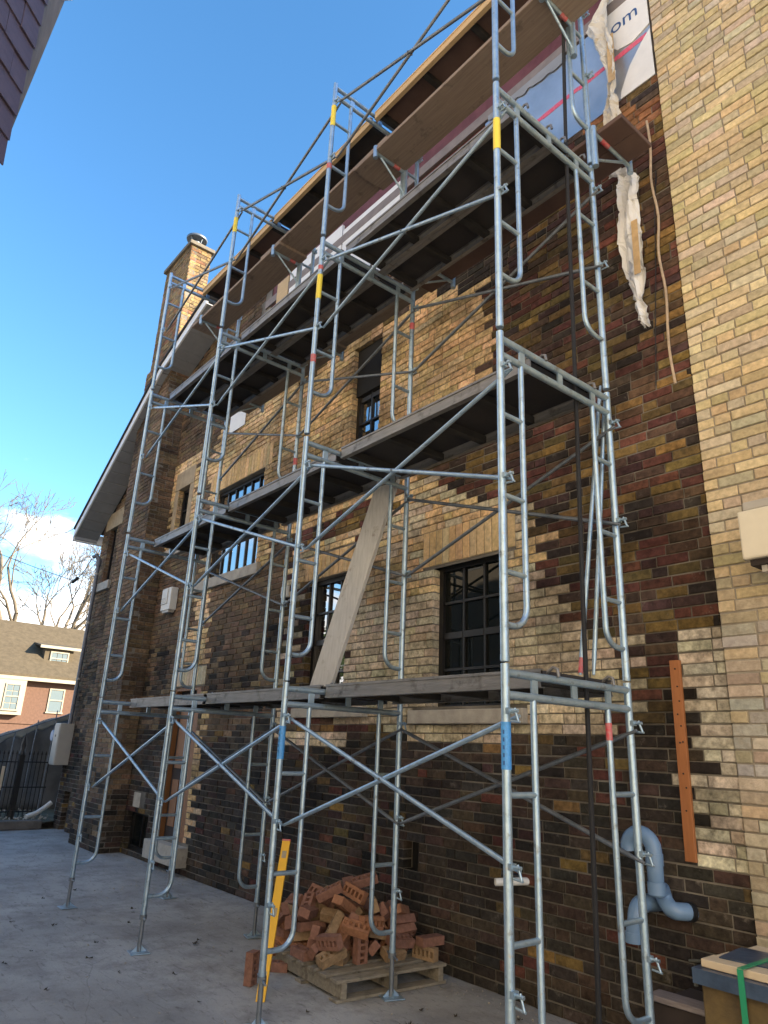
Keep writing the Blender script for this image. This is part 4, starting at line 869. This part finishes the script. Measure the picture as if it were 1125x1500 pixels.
# ------------------------------------------------------------------ far end of the drive: kerb, bed, fence, tarpaulin
struct(bevel(MB().box(-14.80, -14.625, -4, 4.10, 0, .15).build('kerb', M['kerb']), .015))
struct(grid_sheet(-17.6, -14.80, -4, 9, 20, 40, lambda x, y: .12+.05*math.sin(x*3+y*1.3)*math.sin(y*2.1)+random.uniform(0, .03)).build('planting_bed', M['soil']))
g = MB()
for k in range(420):
    x, y = random.uniform(-16.6, -14.85), random.uniform(1.5, 4.3); s_ = random.uniform(.015, .05); a = random.random()*6.28
    g.quadbox((x, y, .12+random.random()*.05), (s_*math.cos(a), s_*math.sin(a), s_*.3), (-s_*math.sin(a)*.6, s_*math.cos(a)*.6, 0), (0, 0, s_*.5))
o = g.build('rubble', M['stone']); o['kind'] = 'stuff'; o['label'] = 'pale rubble and debris strewn over the planting bed'; o['category'] = 'rubble'
fz = thing('iron_fence', 'black wrought iron picket fence at the far end of the drive', 'fence', (-15.35, 0, .12))
for k in range(44):
    y = 4.22-k*.075
    if abs(y-3.70) < .06: continue
    t_ = MB(); t_.tube([(0, y, 0), (0, y, 1.12)], .0085, 6); t_.tube([(0, y, 1.12), (0, y, 1.15), (0, y, 1.21)], [.008, .018, .002], 6); t_.build('picket', M['iron'], fz)
for z in (.12, .55, 1.0): MB().tube([(0, 4.25, z), (0, .9, z)], .012, 6).build('rail', M['iron'], fz)
fp = thing('iron_pillar', 'heavy black iron fence post with pointed finial', 'fence post', (-15.30, 3.70, .12))
MB().box(-.04, .04, -.04, .04, 0, 1.12).build('post', M['iron'], fp)
MB().tube([(0, 0, 1.12), (0, 0, 1.17), (0, 0, 1.22), (0, 0, 1.30), (0, 0, 1.52)], [.065, .065, .035, .055, .006], 10).build('finial', M['iron'], fp); MB().tube([(0, 0, 0), (0, 0, .15)], .07, 8).build('foot', M['iron'], fp)
tf = thing('tarp_screen', 'grey tarpaulin screen on poles behind the iron fence', 'screen', (-17.0, 0, .1))
gt = grid_sheet(0, 1, -1.5, 6.5, 1, 60, lambda x, y: 0); tv = []
g = MB(); ny = 60; nz_ = 10
for j in range(nz_+1):
    for i in range(ny+1):
        y = -1.5+8*i/ny; top_ = 1.42+.40*(y-3.55)*(1 if y > 3 else .6)+.025*math.sin(y*9)+.015*math.sin(y*23); z = top_*j/nz_
        g.v.append(Vector((.05*math.sin(y*9+z*2)+.05*math.sin(y*3.1+z*4)+.12*z/2, y, z)))
for j in range(nz_):
    for i in range(ny): a = j*(ny+1)+i; g.f.append((a, a+1, a+ny+2, a+ny+1)); g.c.append(None); g.smooth.append(True)
g.build('tarpaulin', M['tarp'], tf).modifiers.new('s', 'SOLIDIFY').thickness = .006
g = MB(); nz_ = 4
for j in range(nz_+1):
    for i in range(ny+1):
        y = -1.5+8*i/ny; top_ = 1.42+.40*(y-3.55)*(1 if y > 3 else .6)+.025*math.sin(y*9)+.015*math.sin(y*23); dz_ = .10+.03*math.sin(y*13.1)+.02*math.sin(y*7.3+1)+.02*math.sin(y*29); z = top_-dz_+(dz_+.07)*j/nz_
        g.v.append(Vector((.22+.03*math.sin(y*11+z*9)+.04*j/nz_, y, z)))
for j in range(nz_):
    for i in range(ny): a = j*(ny+1)+i; g.f.append((a, a+1, a+ny+2, a+ny+1)); g.c.append(None); g.smooth.append(True)
g.build('plastic_hem', M['plastic_sheet'], tf).modifiers.new('s', 'SOLIDIFY').thickness = .005
for k, y in enumerate((1.2, 2.4, 3.2, 3.75, 4.15, 4.5, 4.85, 5.3)):
    MB().tube([(.42, y, 0), (.30, y+.08, 1.50+.40*(y-3.55)+.08*(k % 3))], .013, 6).build('pole', M['galv_dark'], tf)
MB().tube([(.33, .5, .62), (.33, 3.55, 1.46), (.33, 6.0, 2.44)], .012, 6).build('top_rail', M['galv_dark'], tf)
o = thing('marker_stake', 'short pale wooden stake tied to the iron fence', 'stake', (-15.28, 3.42, .62)); bevel(MB().box(-.01, .01, -.025, .025, 0, .42).build('stake', M['cream_slab'], o), .003, 1)
dp = MB(); dp.tube([(-15.0, 4.30, .42), (-14.98, 4.20, .34), (-14.92, 4.05, .25), (-14.86, 3.86, .19)], .045, 10); tag(dp.build('drain_hose', M['white_box']), 'white corrugated drain hose ending on the kerb by the house corner', 'drain hose')

# litter on the concrete
g = MB()
for k in range(900):
    if k < 450: x, y = random.uniform(-11, -2.2), 4.32-abs(random.gauss(0, .16))
    else: x, y = random.uniform(-10, -2.4), random.uniform(.6, 4.2)
    s_ = random.uniform(.003, .011)*(1.6 if random.random() < .06 else 1); a = random.random()*6.28
    g.quadbox((x, y, .002), (s_*math.cos(a), s_*math.sin(a), 0), (-s_*math.sin(a)*.7, s_*math.cos(a)*.7, s_*.2), (s_*.2, 0, s_*.6))
o = g.build('grit', M['stone']); o['kind'] = 'stuff'; o['label'] = 'mortar crumbs and grit scattered over the concrete drive'; o['category'] = 'grit'
for i in range(70):
    if i < 14: x, y = random.uniform(-4.6, -3.2), random.uniform(2.6, 4.1)
    else: x, y = random.uniform(-9, -3.0), random.uniform(.8, 3.4)
    g = MB(); r = random.uniform(.012, .038)
    for q in range(5):
        a = random.random()*6.28; b = a+random.uniform(.5, 1.3); h = random.uniform(.003, .02)
        g.face([(0, 0, .004), (r*math.cos(a), r*math.sin(a), h), (r*.9*math.cos(b), r*.9*math.sin(b), .003)])
    o = g.build('dead_leaf', M['leaf_litter']); o.location = (x, y, .006); tag(o, 'small dark leaf scrap on the concrete near the pallet' if i < 14 else 'small dark leaf scrap on the open concrete drive', 'leaf', 'leaf scraps by the pallet' if i < 14 else 'leaf scraps on the open drive')
for i, (x, y, r) in enumerate(((-3.80, 3.42, .045), (-3.58, 3.52, .035))):
    g = MB()
    for q in range(34):
        a = random.random()*6.28; rr = random.random()*r; h = random.uniform(.006, .022); c_ = Vector((rr*math.cos(a), rr*math.sin(a), 0)); b_ = random.random()*6.28
        g.face([c_+Vector((.004*math.cos(b_), .004*math.sin(b_), 0)), c_-Vector((.004*math.cos(b_), .004*math.sin(b_), 0)), c_+Vector((.03*math.cos(a), .03*math.sin(a), h))])
    o = g.build('weed_tuft', M['leaf_litter']); o.location = (x, y, .003); tag(o, ['withered weed tuft near the pallet corner', 'smaller withered weed tuft right of the pallet', 'withered weed tuft on the open drive'][i], 'weed', 'weed tufts on the drive')

# ------------------------------------------------------------------ slate-hung bay of the neighbouring house
nb = thing('neighbour_house', 'slate-hung neighbouring house with grey bargeboard at the upper left corner', 'house')
c0 = Vector((-4.02, .23, 0)); du = Vector((.7071, -.7071, 0)); nrm = Vector((.7071, .7071, 0))
by = MB(); e0 = c0-nrm*.03
by.f = []; pr = [e0, e0+du*2.3, e0+du*2.3+Vector((-3.4, 0, 0)), e0+Vector((-.9, -.6, 0))]
b_ = len(by.v); by.v += [p+Vector((0, 0, 4.80)) for p in pr]+[p+Vector((0, 0, 7.4)) for p in pr]
by.f += [(0, 1, 5, 4), (1, 2, 6, 5), (2, 3, 7, 6), (3, 0, 4, 7), (3, 2, 1, 0), (4, 5, 6, 7)]; by.c = [None]*6; by.smooth = [False]*6
bay = by.build('bay', M['grey_board'], nb)
slm = {}
for r in range(14):
    z = 4.77+r*.187; s_ = 0
    while s_ < 2.2:
        wd = random.choice((.22, .25, .28)); wd = wd*.55 if (s_ == 0 and r % 2) else wd
        g = MB(); th = .009
        p0 = c0+du*(s_+.003)+Vector((0, 0, z))+nrm*(.016+random.uniform(0, .004)); tz = .22; lean = -nrm*.016
        g.quadbox((0, 0, random.uniform(-.006, .006)), du*(wd-.006), -nrm*th, Vector((0, 0, tz))+lean)
        o = g.build('slate', M['slate'], bay); o.location = p0; s_ += wd
g = MB(); A = c0+Vector((0, 0, 4.98)); B = c0+Vector((0, 0, 7.3)); Cc = c0-du*.26+Vector((0, 0, 7.3)); t_ = -nrm*.20
for off in (Vector((0, 0, 0)), t_):
    g.face([A+off, Cc+off, B+off] if off.length == 0 else [A+off, B+off, Cc+off])
g.face([A, A+t_, Cc+t_, Cc]); g.build('bargeboard', M['grey_board'], bay)
MB().quadbox(c0-du*.20+Vector((0, 0, 6.42))+nrm*.02, du*.2, -nrm*.2, Vector((0, 0, .05))).build('moulding', M['white_paint'], bay)
# main body along the drive (behind and beside the camera)
hw = MB(); hw.box(-12, 12, -10, -1.9, 0, 10.4); nw = hw.build('wall', M['neighbour_wall'], nb)
hr = MB(); hr.quadbox((-12.3, -1.75, 10.35), (24.6, 0, 0), (0, -4.3, 2.2), (0, 0, .15)); hr.quadbox((-12.3, -10.3, 10.35), (24.6, 0, 0), (0, 4.25, 2.2), (0, 0, .15)); hr.build('roof', M['shingle'], nb)
for k in range(5):
    for z in (2.0, 5.4, 8.2):
        x = -10.5+k*4.6
        if z == 5.4 and -6 < x < -1: continue
        wn = MB().box(x, x+.95, -1.93, -1.89, z, z+1.4).build('window', M['white_paint'], nb); MB().box(x+.07, x+.88, -1.889, -1.882, z+.07, z+1.33).build('pane', M['far_glass'], wn)

# ------------------------------------------------------------------ sunlit house across the street
fh = thing('far_house', 'sunlit pink brick house with brown shingle roof beyond the fence', 'house', (-55, 13, 0))
MB().box(-6, 0, -16, 12, 0, 5.5).build('wall', M['far_brick'], fh)
g = MB(); e = (.7, 5.45); rg_ = (-5.2, 9.75); bk = (-11, 5.45)
for (p, q) in ((e, rg_), (rg_, bk)):
    g.quadbox((p[0], -16.5, p[1]), (q[0]-p[0], 0, q[1]-p[1]), (0, 29, 0), (0, 0, .18))
rfh = g.build('roof', M['far_shingle'], fh)
for k in range(24):     # shingle courses
    t0, t1 = k/24, (k+1)/24-.004
    MB().quadbox((e[0]+(rg_[0]-e[0])*t0, -16.4, e[1]+(rg_[1]-e[1])*t0+.185), ((rg_[0]-e[0])*(t1-t0), 0, (rg_[1]-e[1])*(t1-t0)), (0, 28.8, 0), (-.02, 0, .03)).build('shingle_course', M['far_shingle'], rfh)
MB().box(.62, .74, -16.5, 12.5, 5.22, 5.46).build('gutter', M['cream'], fh)
MB().box(.0, .62, -16.5, 12.5, 5.30, 5.34).build('soffit', M['cream'], fh)
# dormer
g = MB(); g.box(-4.2, -1.05, .75, 2.75, 6.3, 7.72); dm = g.build('dormer', M['far_shingle'], fh)
MB().quadbox((-5.2, .35, 8.55), (4.5, 0, -.75), (0, 2.8, 0), (0, 0, .12)).build('dormer_roof', M['far_shingle'], dm)
MB().quadbox((-.72, .30, 7.72), (.05, 0, 0), (0, 2.9, 0), (0, 0, .20)).build('dormer_fascia', M['cream'], dm)
def fwin(parent, x, y0, y1, z0, z1, cols, rows, arched=False):
    g = MB(); t = .09
    g.box(x-.05, x+.06, y0, y0+t, z0, z1); g.box(x-.05, x+.06, y1-t, y1, z0, z1); g.box(x-.05, x+.06, y0+t, y1-t, z1-t, z1); g.box(x-.05, x+.10, y0-.06, y1+.06, z0-.10, z0)
    g.box(x-.05, x+.05, y0+t, y1-t, (z0+z1)/2-.04, (z0+z1)/2+.04)
    wn = g.build('window', M['cream'], parent)
    for i in range(cols):
        for j in range(rows):
            a = y0+t+(y1-y0-2*t)*i/cols; b = y0+t+(y1-y0-2*t)*(i+1)/cols; c = z0+(z1-t-z0)*j/rows; d = z0+(z1-t-z0)*(j+1)/rows
            MB().box(x-.03, x+.01, a+.025, b-.025, c+.025, d-.025).build('pane', M['far_glass'], wn)
    MB().box(x-.04, x-.032, y0+t, y1-t, z0, z1-t).build('sash', M['cream'], wn)
fwin(dm, -1.0, 1.15, 2.45, 6.55, 7.55, 3, 2)
fwin(fh, .02, 1.3, 2.35, 3.25, 4.85, 1, 2)
bw = MB(); bw.box(.0, .7, -4.2, -.45, 2.9, 5.25); bwo = bw.build('bay_window', M['cream'], fh)
fwin(bwo, .72, -1.75, -.75, 3.25, 4.95, 2, 4); fwin(bwo, .72, -3.2, -2.1, 3.25, 4.95, 2, 4)
MB().box(.02, .10, -16, 12, 2.35, 2.50).build('string_course', M['far_brick'], fh)
# ------------------------------------------------------------------ bare trees
def bare_tree(label, loc, h, lean, seed, r0=.42):
    rnd = random.Random(seed); t = thing('bare_tree', label, 'tree', loc, 0, 'bare trees behind the far house')
    trunk, br = MB(), MB(); cnt = [0]
    def grow(p, d, ln, r, lev):
        if cnt[0] > 5200: return
        cnt[0] += 1
        n_ = 4 if lev < 4 else 2; pts = [p]; rs = [r]; q = p.copy(); dd = d.copy()
        for k in range(n_):
            dd = (dd+Vector((rnd.gauss(0, .10+.02*lev), rnd.gauss(0, .10+.02*lev), rnd.gauss(.05, .06)))).normalized()
            q = q+dd*(ln/n_); pts.append(q.copy()); rs.append(max(.02, r*(1-.30*(k+1)/n_)))
        (trunk if lev == 0 else br).tube(pts, rs, 7 if lev < 2 else (5 if lev < 3 else 3), caps=False)
        if lev >= 7: return
        nb_ = 2 if lev < 1 else rnd.choice((2, 3)) if lev < 5 else 3
        for k in range(nb_):
            f = 1 if k == 0 else rnd.uniform(.45, 1); i = max(1, min(n_, int(round(f*n_))))
            ax = Vector((rnd.gauss(0, 1), rnd.gauss(0, 1), rnd.gauss(0, .5))).normalized(); ang = rnd.uniform(.22, .50) if k == 0 else rnd.uniform(.4, .85)
            nd = Quaternion(ax, ang) @ dd; nd.z = max(nd.z, -.1); nd.z += .06
            grow(pts[i], nd.normalized(), ln*rnd.uniform(.62, .82), max(.022, rs[i]*(.84 if k == 0 else .66)), lev+1)
    grow(Vector((0, 0, 0)), Vector(lean).normalized(), h*.30, r0, 0)
    trunk.build('trunk', M['bark'], t); br.build('branches', M['bark'], t)
bare_tree('leftmost bare tree with thick upright trunk behind the far house roof', (-70, 13.2, 0), 24, (0, -.05, 1), 3, .55)
bare_tree('bare tree leaning right behind the middle of the far house roof', (-73, 15.8, 0), 24, (0, .25, 1), 8, .55)
bare_tree('bare tree behind the dormer, reaching toward the brick house', (-72, 18.0, 0), 23, (0, .22, 1), 15, .45)
bare_tree('rightmost bare tree, half hidden by the brick house corner', (-75, 22.5, 0), 23, (0, -.12, 1), 21, .42)
# evergreen standing beyond the frame that the lower window mirrors
ev = thing('evergreen_tree', 'evergreen tree mirrored in the lower window panes', 'tree', (-19.5, -5.5, 0))
MB().tube([(0, 0, 0), (.1, 0, 5), (.05, .1, 9)], [.22, .15, .04], 8).build('trunk', M['bark'], ev)
g = MB()
for k in range(2600):
    z = random.uniform(1.5, 9); rr = 2.6*(1-z/10.5)*math.sqrt(random.random()); a = random.random()*6.28; s_ = random.uniform(.10, .26)
    c_ = Vector((rr*math.cos(a), rr*math.sin(a), z)); u_ = Vector((random.gauss(0, 1), random.gauss(0, 1), random.gauss(0, 1))).normalized(); v_ = u_.orthogonal().normalized()
    g.face([c_-u_*s_, c_+v_*s_*.4, c_+u_*s_, c_-v_*s_*.4])
g.build('crown', M['needle'], ev)
